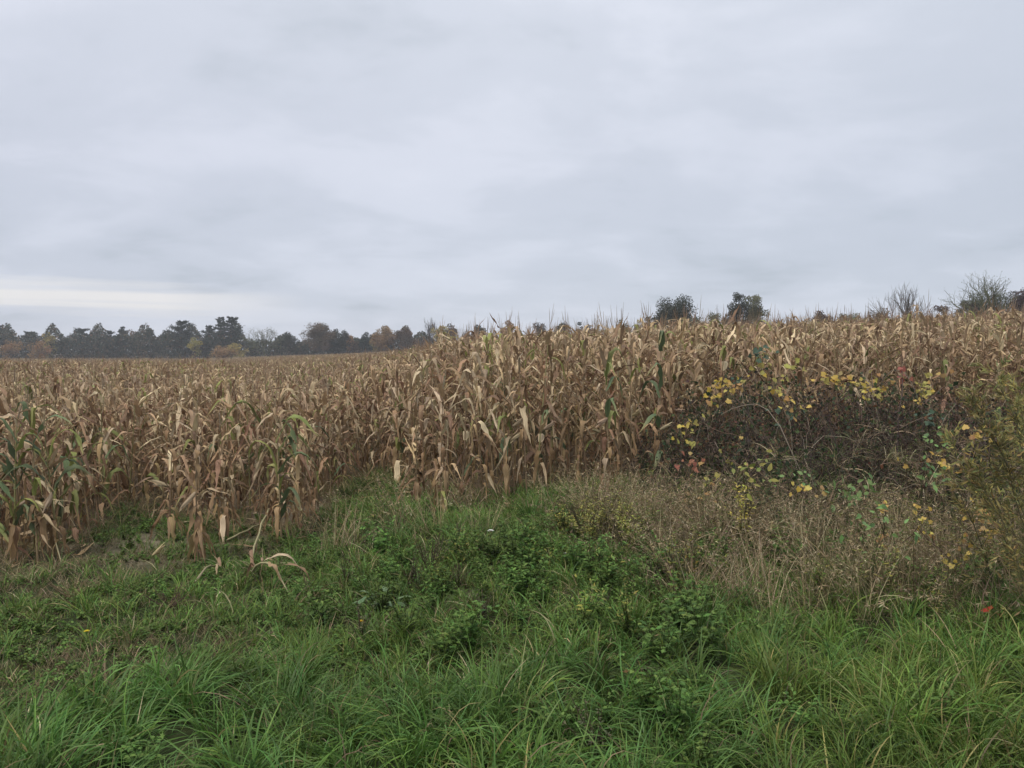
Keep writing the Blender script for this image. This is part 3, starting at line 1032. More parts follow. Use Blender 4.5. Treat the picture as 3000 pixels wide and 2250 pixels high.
ZONES = [
    (-120, 330, 'dry corn plant left of the bare gap', 'front corn plants left of the bare gap', .10),
    (330, 530, 'dry corn plant at the back of the bare gap', 'corn plants at the back of the bare gap', 0.),
    (530, 960, 'low dry corn plant right of the bare gap', 'front corn plants right of the bare gap', .06),
    (960, 1180, 'corn plant set back in the grassy notch', 'corn plants in the grassy notch', .06),
    (1180, 1330, 'dry corn plant on the left corner of the tall block', 'corn plants on the corner of the tall block', 0.),
    (1330, 1620, 'dry corn plant in the middle of the tall block front', 'front corn plants of the tall block', .05),
    (1620, 2010, 'dry corn plant of the tall block above the goldenrod', 'corn plants of the tall block above the goldenrod', .03),
    (2010, 3100, 'tall dry corn plant peeping over the bramble thicket', 'corn plants behind the bramble thicket', 0.),
]
inview = (fu > -120) & (fu < 3100) & (FP[:, 1] < 20)
score = FP[:, 1] + .9 * np.maximum(depth, 0) + np.where(fu > 2010, 1.6, 0) + np.where(inview, 0, 1e3)
order = np.argsort(score)
chosen = order[:286]
mask = np.zeros(len(FP), bool)
mask[chosen] = True
for i in chosen:
    for (a, b, lb, gr, g) in ZONES:
        if a <= fu[i] < b:
            corn_object(lb, gr, (FP[i, 0], FP[i, 1], fz[i] - .01), FH[i], .06, g, row=float(depth[i]))
            break


def stray(u, v, H, label, green=0., lean=.05, dead=False, tilt=None):
    p = hit(u, v)
    return corn_object(label, 'stray corn plants along the field edge', tuple(p - np.array([0, 0, .01])), H, lean, green, dead=dead, tilt=tilt)


stray(570, 1655, 1.60, 'stray corn plant on the pale bare soil, nearest of all, hung with torn brown leaves', 0, .03)
stray(486, 1580, 1.45, 'stray corn plant left on the bare soil with a skirt of dark dead leaves', 0, .03)
stray(655, 1585, 1.35, 'stray corn plant with one broad pale leaf hanging right of the bare soil', 0, .06)
stray(818, 1590, 1.62, 'stray corn plant with fresh green top leaves standing in the grass', .38, .03)
stray(868, 1560, 1.50, 'stray yellowing corn plant just right of the one with green top leaves', .22, .06)
stray(95, 1655, 1.62, 'green leaved corn plant close to the left edge of the photo', .60, .04)
stray(20, 1650, 1.55, 'green leaved corn plant cut off by the left edge of the photo', .55, .05)
stray(160, 1640, 1.45, 'corn plant with drooping yellow green leaves right of the fresh green pair', .40, .04)
stray(1290, 1505, 1.5, 'short shredded corn plant leaning at the left foot of the tall block', 0, .10)
stray(1215, 1480, 1.25, 'dark broken corn plant in the grass before the tall block', 0, .10)
stray(1790, 1470, 2.05, 'corn plant of the tall block with broad fresh green leaves high up, left of two', .42, .03)
stray(1930, 1440, 2.1, 'corn plant of the tall block with a folded green leaf, right of two', .40, .03)

rest = np.where(~mask)[0]
PROTO = [corn_proto(1.0 * h, g) for h, g in [(1.9, 0)] * 15 + [(1.9, .05)] * 3]
k = len(rest)
scatter('maize', PROTO, np.c_[FP[rest], fz[rest] - .01],
        np.c_[rng.normal(0, .075, k), rng.normal(0, .075, k), rng.uniform(0, 6.28, k)], FH[rest] / 1.9 * 1.0, rng.integers(0, len(PROTO), k),
        'dry tan maize filling the field behind the front rank')
print('maize', k)

# ================================================================== GRASSES AND WEEDS
BLUEG = [(0.0928, 0.1746, 0.0462), (0.0742, 0.1503, 0.0374), (0.1152, 0.1988, 0.0489), (0.0937, 0.1697, 0.0327)]
BRIGHTG = [(0.1104, 0.1826, 0.0344), (0.0867, 0.1582, 0.0303), (0.134, 0.2069, 0.0427), (0.1498, 0.1988, 0.0427)]
TURF = [(0.0963, 0.1566, 0.0323), (0.1288, 0.1674, 0.038), (0.0784, 0.135, 0.0285), (0.1512, 0.1566, 0.0456)]
TURFD = [(.140, .115, .060), (.115, .105, .050), (.170, .135, .075), (.10, .095, .045)]
STRAW = [(0.3848, 0.2988, 0.18), (0.3368, 0.252, 0.152), (0.2887, 0.205, 0.1238), (0.457, 0.3749, 0.2475), (0.2405, 0.1699, 0.1069)]
FORB = [(0.1, 0.1759, 0.042), (0.1225, 0.2042, 0.0483), (0.08, 0.1475, 0.0378), (0.15, 0.2269, 0.0567)]
FORBY = [(.24, .24, .06), (.19, .21, .065), (.30, .27, .075), (.14, .17, .055)]


def tuft(nb, rad, Lr, w, el0, el1, pal, n=6, dry=0.0, drypal=STRAW, azb=None, azs=math.pi):
    L = rng.uniform(*Lr, nb)
    az = rng.uniform(-math.pi, math.pi, nb) if azb is None else azb + rng.normal(0, azs, nb)
    rr = rad * np.sqrt(rng.random(nb))
    ba = az + rng.normal(0, .9, nb)
    B = np.c_[np.cos(ba) * rr, np.sin(ba) * rr, -.01 * np.ones(nb)]
    e0, e1 = np.radians(rng.uniform(*el0, nb)), np.radians(rng.uniform(*el1, nb))
    s = np.linspace(0, 1, n)
    th = e0[:, None] + (e1 - e0)[:, None] * (s[None] ** rng.uniform(1.2, 2.4, (nb, 1)))
    a = az[:, None] + rng.normal(0, .35, (nb, 1)) * s[None]
    T = np.stack([np.cos(th) * np.cos(a), np.cos(th) * np.sin(a), np.sin(th)], -1)
    P = np.concatenate([np.zeros((nb, 1, 3)), np.cumsum((T[:, :-1] + T[:, 1:]) * .5, 1)], 1) * (L / (n - 1))[:, None, None] + B[:, None, :]
    side = np.stack([-np.sin(a), np.cos(a), 0 * a], -1)
    ph = rng.normal(0, .7, (nb, 1)) * s[None] + rng.normal(0, .4, (nb, 1))
    S = np.cos(ph)[..., None] * side + np.sin(ph)[..., None] * np.cross(T, side)
    W = w * rng.uniform(.6, 1.25, (nb, 1)) * np.clip(np.minimum(.6 + 2 * s, 1) * (1 - s ** 2.5), .05, 1)[None]
    C = pick(pal, nb)
    d = rng.random(nb) < dry
    if d.any():
        C[d] = pick(drypal, int(d.sum()))
    mb = MB()
    mb.add(*ribbons(P, W, S, C))
    return mb


def seed_head_stalks(nb, rad, Lr, pal, azb, lean, heads=True):
    """upright dead grass culms with drooping feathery heads"""
    mb = tuft(nb, rad, Lr, .0022, (52, 88), (-10, 70), pal, 6, 0, azb=azb, azs=1.4)
    if heads:
        V = mb.V[0].reshape(nb, 6, 2, 3).mean(2)
        for i in range(0, nb, 2):
            k = 9
            t = rng.uniform(0, 1, k)
            q = V[i, -2] + (V[i, -1] - V[i, -2]) * t[:, None] * 1.1
            d = nrm(rand_dir(k) * .6 + np.array([0, 0, -.5]) + nrm(V[i, -1] - V[i, -2]) * .5)
            mb.add(*cards(q, d, rand_dir(k), rng.uniform(.02, .05, k), rng.uniform(.002, .004, k), pick(pal, k)))
    return mb


def forb(h, spread, ns, nl, ll, lw, pal, droop=.2, lobed=False, stemc=(.07, .09, .03)):
    mb = MB()
    n = 5
    s = np.linspace(0, 1, n)
    for i in range(ns):
        az = rng.uniform(0, 6.28)
        H = h * rng.uniform(.65, 1.1)
        sp = spread * rng.uniform(.2, 1)
        P = np.c_[math.cos(az) * sp * s ** 1.3, math.sin(az) * sp * s ** 1.3, s * H]
        mb.add(*tubes(P[None], np.linspace(.003, .0012, n)[None], np.array(stemc), 3))
        t = rng.uniform(.15, 1.02, nl)
        q = np.stack([np.interp(t, s, P[:, j]) for j in range(3)], -1)
        la = rng.uniform(0, 6.28, nl)
        d = np.c_[np.cos(la), np.sin(la), rng.uniform(-.3, .9, nl) - droop]
        Ls = ll * rng.uniform(.6, 1.2, nl) * (1.15 - .6 * t)
        c = pick(pal, nl)
        mb.add(*cards(q, d, rand_dir(nl) * .5 + np.array([0, 0, 1]), Ls, Ls * lw, c))
        if lobed:
            dn = nrm(d)
            for f in (.35, .6):
                for sg in (-1, 1):
                    sd = nrm(np.cross(dn, [0, 0, 1.]))
                    mb.add(*cards(q + dn * (Ls * f)[:, None], nrm(dn * .7 + sd * sg), rand_dir(nl) * .4 + np.array([0, 0, 1]), Ls * .45 * (1.2 - f * .6), Ls * .10, c))
    return mb


def spots(region, dens, xr, yr):
    """random points with density dens(X,Y) per square metre (max given) inside a rectangle"""
    k = rng.poisson(dens * (xr[1] - xr[0]) * (yr[1] - yr[0]))
    X, Y = rng.uniform(*xr, k), rng.uniform(*yr, k)
    keep = rng.random(k) < region(X, Y)
    return X[keep], Y[keep]


def patchn(X, Y, f, ph):
    return .5 + .25 * (np.sin(X * f + ph + 1.3 * np.sin(Y * f * .8 + ph)) + np.sin(Y * f * 1.1 - ph * 2 + 1.1 * np.sin(X * f * .7 + 2 * ph)))


LONG_U = [-400, 0, 300, 600, 1000, 1200, 1500, 1800, 2000, 2500, 3000, 3500]
LONG_Y = [3.6, 3.8, 4.1, 4.6, 4.5, 4.25, 4.2, 4.7, 5.1, 5.2, 5.0, 4.9]


def long_edge(X, Y):
    return np.interp(u_of(X, Y), LONG_U, LONG_Y)


def vis(X, Y):
    return (np.abs(X) < .80 * Y + 2.2)


# --- long arching grass in the foreground
P_BLUE = [tuft(46, .07, (.18, .44), .0047, (50, 88), (-65, 35), BLUEG, 7, .07, drypal=[(.26, .22, .10), (.20, .17, .09), (.16, .17, .06)]).mesh('grass', MAT_GRASS) for _ in range(7)]
P_BRIG = [tuft(40, .07, (.16, .42), .0038, (48, 88), (-65, 35), BRIGHTG, 7, .09, drypal=[(.30, .25, .10), (.22, .19, .09), (.20, .20, .07)]).mesh('grass', MAT_GRASS) for _ in range(7)]
P_SIDE = [tuft(34, .06, (.22, .46), .0046, (38, 82), (-55, 20), BLUEG + BRIGHTG[:1], 7, .05, azb=0., azs=.7).mesh('grass', MAT_GRASS) for _ in range(5)]


def reg_long(X, Y):
    e = long_edge(X, Y)
    return vis(X, Y) * (1 - sstep(Y - e, -.35, .25)) * (.45 + .55 * sstep(patchn(X, Y, 2.3, .6), .3, .6))


X, Y = spots(reg_long, 62, (-7, 7), (1.2, 5.8))
k = len(X)
side_w = sstep(X, .2, 1.6) + (patchn(X, Y, 1.7, 2.0) - .5) * .9
q = rng.random(k)
idx = np.where(q < side_w * .9, 7 + rng.integers(0, 7, k), rng.integers(0, 7, k))
flow = patchn(X, Y, 1.4, 4.0)
lod = (rng.random(k) < .55)
idx = np.where(lod & (X < 1.2), 14 + rng.integers(0, 5, k), idx)
rz = np.where(idx >= 14, (flow - .5) * 5.0 + .3 + rng.normal(0, .4, k), rng.uniform(0, 6.28, k))
scatter('long_grass', P_BLUE + P_BRIG + P_SIDE, np.c_[X, Y, ground_z(X, Y)], np.c_[rng.normal(0, .18, k), rng.normal(0, .18, k), rz],
        rng.uniform(.65, 1.15, k) * (.75 + .35 * patchn(X, Y, 2.6, 1.0)), idx, 'long arching green grass in the foreground')
print('long grass', k)

# --- short turf and low weeds of the verge
P_TURF = [tuft(26, .06, (.04, .10), .0026, (30, 80), (-40, 40), TURF, 4, .10).mesh('turf', MAT_GRASS) for _ in range(6)]
P_TURFD = [tuft(24, .06, (.05, .14), .0020, (25, 80), (-20, 40), TURFD, 4, .25).mesh('turf', MAT_DRY) for _ in range(5)]
P_LOW = [forb(.07, .07, 7, 9, .032, .36, FORB + TURF[:2]).mesh('weed', MAT_WEED) for _ in range(6)]
P_MED = [tuft(26, .05, (.12, .26), .0030, (50, 86), (-30, 40), BLUEG + BRIGHTG + TURF, 5, .10).mesh('grass', MAT_GRASS) for _ in range(5)]


def fdepth(X, Y):
    return Y - front(X, Y)


def soil_w(X, Y):
    w = 0 * X
    for (u, v, ax, ay, s) in ((510, 1605, .9, .7, .75), (430, 1650, .6, .35, .5), (860, 1500, .7, .4, .6), (1330, 1745, .3, .12, .9)):
        c = hit(u, v)
        w = np.maximum(w, s * np.exp(-(((X - c[0]) / ax) ** 2 + ((Y - c[1]) / ay) ** 2) * 1.2))
    return w


def reg_turf(X, Y):
    return vis(X, Y) * (1 - sstep(fdepth(X, Y), -.6, .9)) * sstep(Y - long_edge(X, Y), -.6, .1) * (1 - .93 * soil_w(X, Y)) * (.55 + .45 * sstep(patchn(X, Y, 3.1, 1.2), .25, .55))


X, Y = spots(reg_turf, 230, (-10, 10.5), (3.2, 14.5))
k = len(X)
du = u_of(X, Y)
dry = .55 * sstep(patchn(X, Y, 1.5, 3.0), .45, .75) * (du < 800) + .18 * sstep(-fdepth(X, Y), 1.6, .1) + .08 + .10 * (du < 560)
q = rng.random(k)
idx = np.where(q < dry, 6 + rng.integers(0, 5, k), rng.integers(0, 6, k))
lw = rng.random(k) < .58 + .3 * (patchn(X, Y, 2.2, 5.) - .5)
idx = np.where(lw & (q >= dry), 11 + rng.integers(0, 6, k), idx)
med = rng.random(k) < .06 + .22 * sstep(X, -2.2, -.3) + .12 * sstep(patchn(X, Y, 2.9, 7.7), .6, .8)
idx = np.where(med & (q >= dry), 17 + rng.integers(0, 5, k), idx)
scatter('turf', P_TURF + P_TURFD + P_LOW + P_MED, np.c_[X, Y, ground_z(X, Y)], np.c_[rng.normal(0, .15, k), rng.normal(0, .15, k), rng.uniform(0, 6.28, k)],
        rng.uniform(.7, 1.3, k), idx, 'short matted turf and low weeds on the verge')
print('turf', k)

# --- leafy green weeds in the middle
P_FORB = [forb(.28, .17, 11, 18, .060, .20, FORB, .10, True).mesh('weed', MAT_WEED) for _ in range(6)]
P_FORB2 = [forb(.20, .13, 10, 18, .038, .32, FORB + TURF[:1], .05).mesh('weed', MAT_WEED) for _ in range(4)]
P_DARK = [forb(.24, .12, 12, 18, .026, .22, [(.10, .095, .052), (.115, .10, .06), (.085, .092, .05)], .1, stemc=(.07, .05, .035)).mesh('weed', MAT_WEED) for _ in range(3)]


P_GOLD = [forb(.30, .16, 9, 22, .05, .16, FORBY[:2] + BRIGHTG[:2], .1).mesh('weed', MAT_WEED) for _ in range(3)]


def blob(X, Y, u, v, ax, ay):
    c = hit(u, v)
    return np.exp(-(((X - c[0]) / ax) ** 2 + ((Y - c[1]) / ay) ** 2))


def reg_forb(X, Y):
    w = .75 * blob(X, Y, 1480, 1740, 1.0, .75) + .75 * blob(X, Y, 1750, 1800, 1.0, .6) + .8 * blob(X, Y, 1420, 1640, .9, .7) + .8 * blob(X, Y, 1850, 1690, .6, .5) + .55 * blob(X, Y, 2150, 1700, .6, .4)
    w = w + .75 * blob(X, Y, 2330, 1660, .8, .6) + .6 * blob(X, Y, 2650, 1700, .9, .5) + .35 * blob(X, Y, 1200, 1700, .6, .5) + .3 * blob(X, Y, 1350, 1880, .5, .3) + .3 * blob(X, Y, 250, 1650, .5, .25) + .7 * blob(X, Y, 1900, 2080, .35, .25) + .7 * blob(X, Y, 2010, 2180, .4, .3) + .11 * (1 - sstep(Y, 4.6, 5.4)) * sstep(patchn(X, Y, 3.3, 2.5), .45, .7) + .4 * blob(X, Y, 700, 1640, .4, .3)
    return vis(X, Y) * np.clip(w * (.55 + .7 * patchn(X, Y, 5.5, .9)), 0, 1)


X, Y = spots(reg_forb, 46, (-4, 4), (2.6, 9.5))
k = len(X)
q = rng.random(k)
idx = np.where(q < .42, rng.integers(0, 6, k), np.where(q < .62, 6 + rng.integers(0, 4, k), np.where(q < .70, 10 + rng.integers(0, 3, k), np.where(q < .92, 13 + rng.integers(0, 5, k), 18 + rng.integers(0, 3, k)))))
scatter('weeds', P_FORB + P_FORB2 + P_DARK + P_MED + P_GOLD, np.c_[X, Y, ground_z(X, Y)], np.c_[rng.normal(0, .1, k), rng.normal(0, .1, k), rng.uniform(0, 6.28, k)],
        rng.uniform(.45, 1.35, k), idx, 'lush green broad leaved weeds in the middle of the verge')
print('weeds', k)

# --- dead tan grass before the brambles
P_STRAW = [seed_head_stalks(36, .12, (.38, .74), STRAW + TURFD[:2], 2.6, 0).mesh('dead_grass', MAT_DRY) for _ in range(5)]
P_STRAW2 = [tuft(40, .12, (.22, .48), .0024, (30, 85), (-60, 30), STRAW + TURFD + TURF[:2] + FORBY[1:2], 6, 0).mesh('dead_grass', MAT_DRY) for _ in range(5)]


P_TALL = [forb(.58, .22, 9, 26, .055, .13, FORBY + STRAW[:2] + FORB[:2] + [(.13, .12, .06)], .15, stemc=(.17, .14, .08)).mesh('tall_weed', MAT_WEED) for _ in range(5)]


def reg_straw(X, Y):
    w = 1.5 * blob(X, Y, 1960, 1580, .6, .7) + 1.1 * blob(X, Y, 2120, 1600, .7, .7) + .55 * blob(X, Y, 2380, 1640, .8, .7) + .4 * blob(X, Y, 2650, 1680, .8, .6) + .6 * blob(X, Y, 3250, 1700, 1.4, 1.0) + .6 * blob(X, Y, 3350, 1500, 1.6, 1.4) + .40 * blob(X, Y, 2500, 1760, .9, .35) + .40 * blob(X, Y, 2750, 1800, .9, .4) + .3 * blob(X, Y, 2050, 1740, .6, .3)
    w = w * (.45 + .8 * patchn(X, Y, 4.5, 2.2))
    w = w + .12 * blob(X, Y, 1700, 1530, .6, .4) + .25 * blob(X, Y, 1050, 1600, .8, .4)
    return vis(X, Y) * np.clip(w, 0, 1)


X, Y = spots(reg_straw, 66, (-2.5, 8.5), (4.2, 10.6))
k = len(X)
idx = np.where(rng.random(k) < .62, rng.integers(0, 5, k), 5 + rng.integers(0, 5, k))
idx = np.where(rng.random(k) < .08 + .16 * sstep(u_of(X, Y), 2300, 2800), 10 + rng.integers(0, 5, k), idx)
scatter('dead_grass', P_STRAW + P_STRAW2 + P_TALL, np.c_[X, Y, ground_z(X, Y)], np.c_[rng.normal(0, .2, k), rng.normal(-.10, .2, k), rng.normal(0, .8, k)],
        rng.uniform(.6, 1.2, k), idx, 'dead tan and russet grass before the bramble thicket')

# --- edge-of-field dead bits: maize litter and yellow grass
P_LIT = []
for i in range(8):
    m = MB()
    lf = LIB['low' if i % 2 else 'hang'][i]
    V = np.concatenate(lf.V)
    Mx = np.eye(4)
    e = Euler((R(90) * (1 if i % 2 else -1) + rng.normal(0, .3), rng.normal(0, .25) + R(60), 0)).to_matrix()
    Mx[:3, :3] = np.array(e)
    m.merge(lf, Mx)
    zc = m.V[0][:, 2]
    m.V[0][:, 2] = (zc - zc.min()) * .25 + .01
    P_LIT.append(m.mesh('litter', MAT_CORN))
P_YEL = [tuft(18, .06, (.14, .42), .0030, (30, 85), (-50, 30), [(.10, .14, .05), (.30, .24, .11), (.24, .20, .09), (.17, .16, .06), (.33, .27, .15)], 5, .3).mesh('yellow_grass', MAT_DRY) for _ in range(4)]


def reg_lit(X, Y):
    f = fdepth(X, Y)
    w = np.exp(-((f - .3) / .8) ** 2) * (X < 3) + 1.5 * blob(X, Y, 1080, 1420, .8, 1.6)
    return vis(X, Y) * np.clip(w, 0, 1)


X, Y = spots(reg_lit, 26, (-8, 4), (7, 15))
k = len(X)
idx = np.where(rng.random(k) < .38, rng.integers(0, 8, k), 8 + rng.integers(0, 4, k))
scatter('litter', P_LIT + P_YEL, np.c_[X, Y, ground_z(X, Y) + .01], np.c_[rng.normal(0, .1, k), rng.normal(0, .1, k), rng.uniform(0, 6.28, k)],
        rng.uniform(.6, 1.1, k), idx, 'fallen maize leaves and yellowed grass along the foot of the maize')

# --- distinct tufts
TUFTS = [
    (790, 2150, .58, 90, BLUEG, 'large blue green grass tussock in the left foreground, blades fanning out'),
    (1420, 2130, .56, 80, BLUEG, 'blue green grass tussock near the bottom middle of the photo'),
    (300, 2080, .48, 60, BLUEG, 'grass tussock above the bottom left corner'),
    (1165, 1610, .42, 80, BLUEG, 'dark green grass tussock before the grassy notch in the field'),
    (1560, 1530, .46, 80, BLUEG, 'blue green grass tussock at the foot of the tall maize block'),
    (1535, 1580, .38, 70, BRIGHTG, 'light green grass tussock right below the foot of the tall maize block'),
    (2880, 2000, .52, 70, BLUEG, 'coarse grass tussock near the right edge of the photo'),
    (2060, 1860, .44, 60, BLUEG, 'tall dark grass tussock at the lower edge of the dead grass'),
    (2280, 2060, .48, 80, BRIGHTG, 'bright yellow green grass tussock in the right foreground'),
]
for (u, v, L, nb, pal, lb) in TUFTS:
    me = tuft(nb, .09, (L * .55, L), .0042, (60, 89), (-40, 45), pal, 7, .05).mesh('grass_tussock', MAT_GRASS)
    tag(add_obj('grass_tussock', me, None, tuple(hit(u, v)), (0, 0, rng.uniform(0, 6))), lb, 'grass tussock', 'grass tussocks on the verge')


# ---------------------------------------------------------------- leafy things made of countable leaves
def leaf_mesh(shape, size, c, name='leaf'):
    """a flat but cupped leaf, base at origin pointing +X, normal +Z"""
    if shape == 'grape':
        prof = [(0, 0), (-.12, .32), (.10, .52), (.38, .40), (.58, .46), (.66, .20), (1.0, 0)]
    elif shape == 'oval':
        prof = [(0, 0), (.15, .16), (.40, .26), (.65, .20), (.85, .09), (1.0, 0)]
    else:                                     # broad dock leaf
        prof = [(0, 0), (.12, .14), (.35, .24), (.60, .25), (.85, .14), (1.0, 0)]
    top = np.array([[x, y] for x, y in prof])
    bot = top[1:-1][::-1] * np.array([1, -1])
    out = np.concatenate([top, bot])
    out = out * (1 + rng.normal(0, .05, out.shape))
    z = -.22 * out[:, 0] ** 2 + .30 * np.abs(out[:, 1]) * rng.uniform(-.6, 1) + rng.normal(0, .03, len(out))
    V = np.c_[out, z] * size
    ctr = np.array([[.40, 0, -.06]]) * size
    n = len(V)
    V = np.concatenate([V, ctr])
    F = np.array([[i, (i + 1) % n, n] for i in range(n)])
    C = np.tile(np.asarray(c), (n + 1, 1)) * (1 + rng.normal(0, .08, (n + 1, 1)))
    U = np.c_[out[:, 1] + .5, out[:, 0]] * 1.0
    U = np.concatenate([U, [[.5, .4]]]) + rng.random() * 20
    mb = MB()
    mb.add(V, F, C, U)
    return mb.mesh(name, MAT_VINE)


YEL = [(0.46, 0.3168, 0.0553), (0.4048, 0.2728, 0.051), (0.46, 0.3432, 0.085), (0.3496, 0.2464, 0.051)]
YELG = [(0.323, 0.289, 0.0723), (0.2465, 0.2465, 0.068)]
ORG = [(.42, .26, .085), (.38, .22, .08), (.36, .26, .11)]
RUS = [(.28, .11, .07), (.34, .14, .08)]
PGR = [(.15, .25, .08), (.18, .28, .095), (.12, .21, .075)]
LEAVES = {'yel': [leaf_mesh('grape', .085, c) for c in pick(YEL, 8, .1)], 'yelg': [leaf_mesh('grape', .088, c) for c in pick(YELG, 5, .1)],
          'org': [leaf_mesh('grape', .078, c) for c in pick(ORG, 6, .1)], 'rus': [leaf_mesh('grape', .075, c) for c in pick(RUS, 4, .1)],
          'grn': [leaf_mesh('oval', .10, c) for c in pick(PGR, 8, .1)], 'dgr': [leaf_mesh('grape', .085, c) for c in pick([(.055, .095, .06), (.07, .11, .065)], 4, .1)],
          'dock': [leaf_mesh('dock', .15, c) for c in pick([(.14, .21, .10), (.12, .19, .09)], 5, .08)],
          'small': [leaf_mesh('oval', .075, c) for c in pick([(.22, .23, .055), (.17, .20, .05), (.27, .24, .06)], 6, .1)]}


def place_leaf(root, kind, p, facing=None, size=1.0):
    m = LEAVES[kind][rng.integers(0, len(LEAVES[kind]))]
    # leaves face the light and the open side (towards -Y)
    nrm_ = Vector((rng.normal(0, .6), -.8 + rng.normal(0, .45), .8 + rng.normal(0, .45))).normalized()
    qd = nrm_.to_track_quat('Z', 'X')
    e = (qd.to_matrix() @ Euler((0, 0, rng.uniform(0, 6.28))).to_matrix()).to_euler()
    o = add_obj('leaf', m, root, tuple(Vector(p) - root.location), e, size * rng.uniform(.42, .95))
    return o


# ---------------------------------------------------------------- bramble thicket
def mound_top(X):
    return np.interp(X, [1.55, 1.95, 2.35, 2.7, 3.3, 4.0, 4.6, 5.2, 5.9, 7.0, 8.2], [.25, .95, 1.36, 1.48, 1.42, 1.40, 1.44, 1.34, 1.15, .9, .3])


def mound_z(X, Y):
    """surface of the thicket above the ground"""
    t = mound_top(X)
    return t * np.interp(Y, [6.9, 7.6, 8.3, 9.0, 10.6, 11.4], [.18, .50, .85, 1.0, .98, .6]) * (1 + .09 * np.sin(X * 4.1 + Y * 2) + .07 * np.sin(X * 9.3 + Y) + .10 * np.sin(X * 2.3 + 1) * np.sin(Y * 3.1 + X * 1.7))


def build_bramble():
    X0, Y0 = 3.6, 8.9
    root = thing('bramble_thicket', 'dark tangled bramble thicket with bare canes before the maize on the right', 'bramble', (X0, Y0, float(ground_z(X0, Y0))))
    o = np.array(root.location)
    CANE = [(.075, .052, .042), (.105, .078, .06), (.07, .042, .038), (.19, .15, .115), (.05, .038, .033), (.07, .055, .045)]

    def arch(k, n=9, out=1.0):
        X, Y = rng.uniform(1.9, 7.6, k), rng.uniform(7.3, 11.0, k)
        az = rng.uniform(0, 6.28, k)
        L = rng.uniform(.4, 1.5, k)
        s = np.linspace(0, 1, n)
        PX = X[:, None] + np.cos(az)[:, None] * L[:, None] * s + rng.normal(0, .02, (k, n)).cumsum(1)
        PY = Y[:, None] + np.sin(az)[:, None] * L[:, None] * s * .8 + rng.normal(0, .02, (k, n)).cumsum(1)
        PX, PY = np.clip(PX, 1.6, 8.1), np.clip(PY, 6.9, 11.3)
        top = mound_z(PX, PY)
        f = np.sin(np.clip(s[None] * rng.uniform(1.6, 3.0, (k, 1)), 0, math.pi)) * rng.uniform(.45, 1.06, (k, 1)) * out
        PZ = ground_z(PX, PY) + np.maximum(top * f + rng.normal(0, .012, (k, n)).cumsum(1), .02)
        return np.stack([PX, PY, PZ], -1) - o
    P = arch(1650)
    mb = MB()
    mb.add(*tubes(P, np.linspace(.0042, .0020, 9)[None] * rng.uniform(.5, 1.15, (1650, 1)), pick(CANE, 1650), 3))
    t = add_obj('cane_tangle', mb.mesh('cane_tangle', MAT_BARK), root)
    t['kind'] = 'stuff'
    # single pale canes that stand out
    for i in range(80):
        P = arch(1, 11, 1.04 if i % 4 else 1.28)
        m = MB()
        m.add(*tubes(P, np.linspace(.006, .0028, 11)[None] * rng.uniform(.7, 1.2), pick([(.26, .21, .16), (.20, .16, .12), (.17, .12, .09)], 1), 5))
        add_obj('cane', m.mesh('cane', MAT_BARK), root)
    # leaves of the tangle, dead and dull green
    k = 27000
    X, Y = rng.uniform(1.65, 8.1, k), rng.uniform(6.9, 11.2, k)
    h = mound_z(X, Y) * (1 - rng.random(k) ** 1.3 * .85) * rng.uniform(.88, 1.08, k)
    gaps = patchn(X, Y, 6.5, 1.9) + .5 * patchn(X, h * 2, 7.5, .3)
    h = np.where(gaps > .88, h * .72, h)
    P = np.c_[X, Y, ground_z(X, Y) + h] - o
    s = rng.uniform(.018, .060, k) * (1 + .5 * (rng.random(k) < .15))
    pal = [(.046, .036, .026), (.032, .026, .021), (.064, .046, .032), (.054, .078, .034), (.042, .070, .036), (.09, .12, .05), (.12, .09, .058)]
    zone = patchn(X, Y, 2.6, .4)
    C = pick(pal[:3] + pal[6:], k, .2)
    rs = rng.random(k) < .10
    C[rs] = pick([(.13, .055, .035), (.11, .07, .035), (.16, .09, .04)], int(rs.sum()), .2)
    gsel = zone + rng.normal(0, .18, k) > .44
    C[gsel] = pick(pal[3:6], int(gsel.sum()), .2)
    mb = MB()
    mb.add(*cards(P, rand_dir(k) + np.array([0, -.2, -.2]), rand_dir(k), s, s * rng.uniform(.18, .45, k), C))
    t = add_obj('foliage', mb.mesh('foliage', MAT_WEED), root)
    t['kind'] = 'stuff'
    return root


bramble = build_bramble()


def bramble_grass():
    k = 300
    X, Y = rng.uniform(1.7, 6.3, k), rng.uniform(6.9, 8.6, k)
    Z = ground_z(X, Y) + mound_z(X, Y) * rng.uniform(.25, .85, k)
    keep = rng.random(k) < 1 - .6 * sstep(Y, 7.6, 8.6)
    X, Y, Z = X[keep], Y[keep], Z[keep]
    k = len(X)
    pr = [tuft(26, .10, (.18, .42), .0026, (10, 75), (-85, -20), STRAW + TURFD + TURF[:2], 6, 0).mesh('dead_grass', MAT_DRY) for _ in range(5)]
    scatter('withered_grass', pr, np.c_[X, Y, Z], np.c_[rng.normal(.3, .3, k), rng.normal(0, .3, k), rng.uniform(0, 6.28, k)], rng.uniform(.6, 1.2, k),
            rng.integers(0, 5, k), 'withered grass hanging in the lower part of the thicket')


bramble_grass()


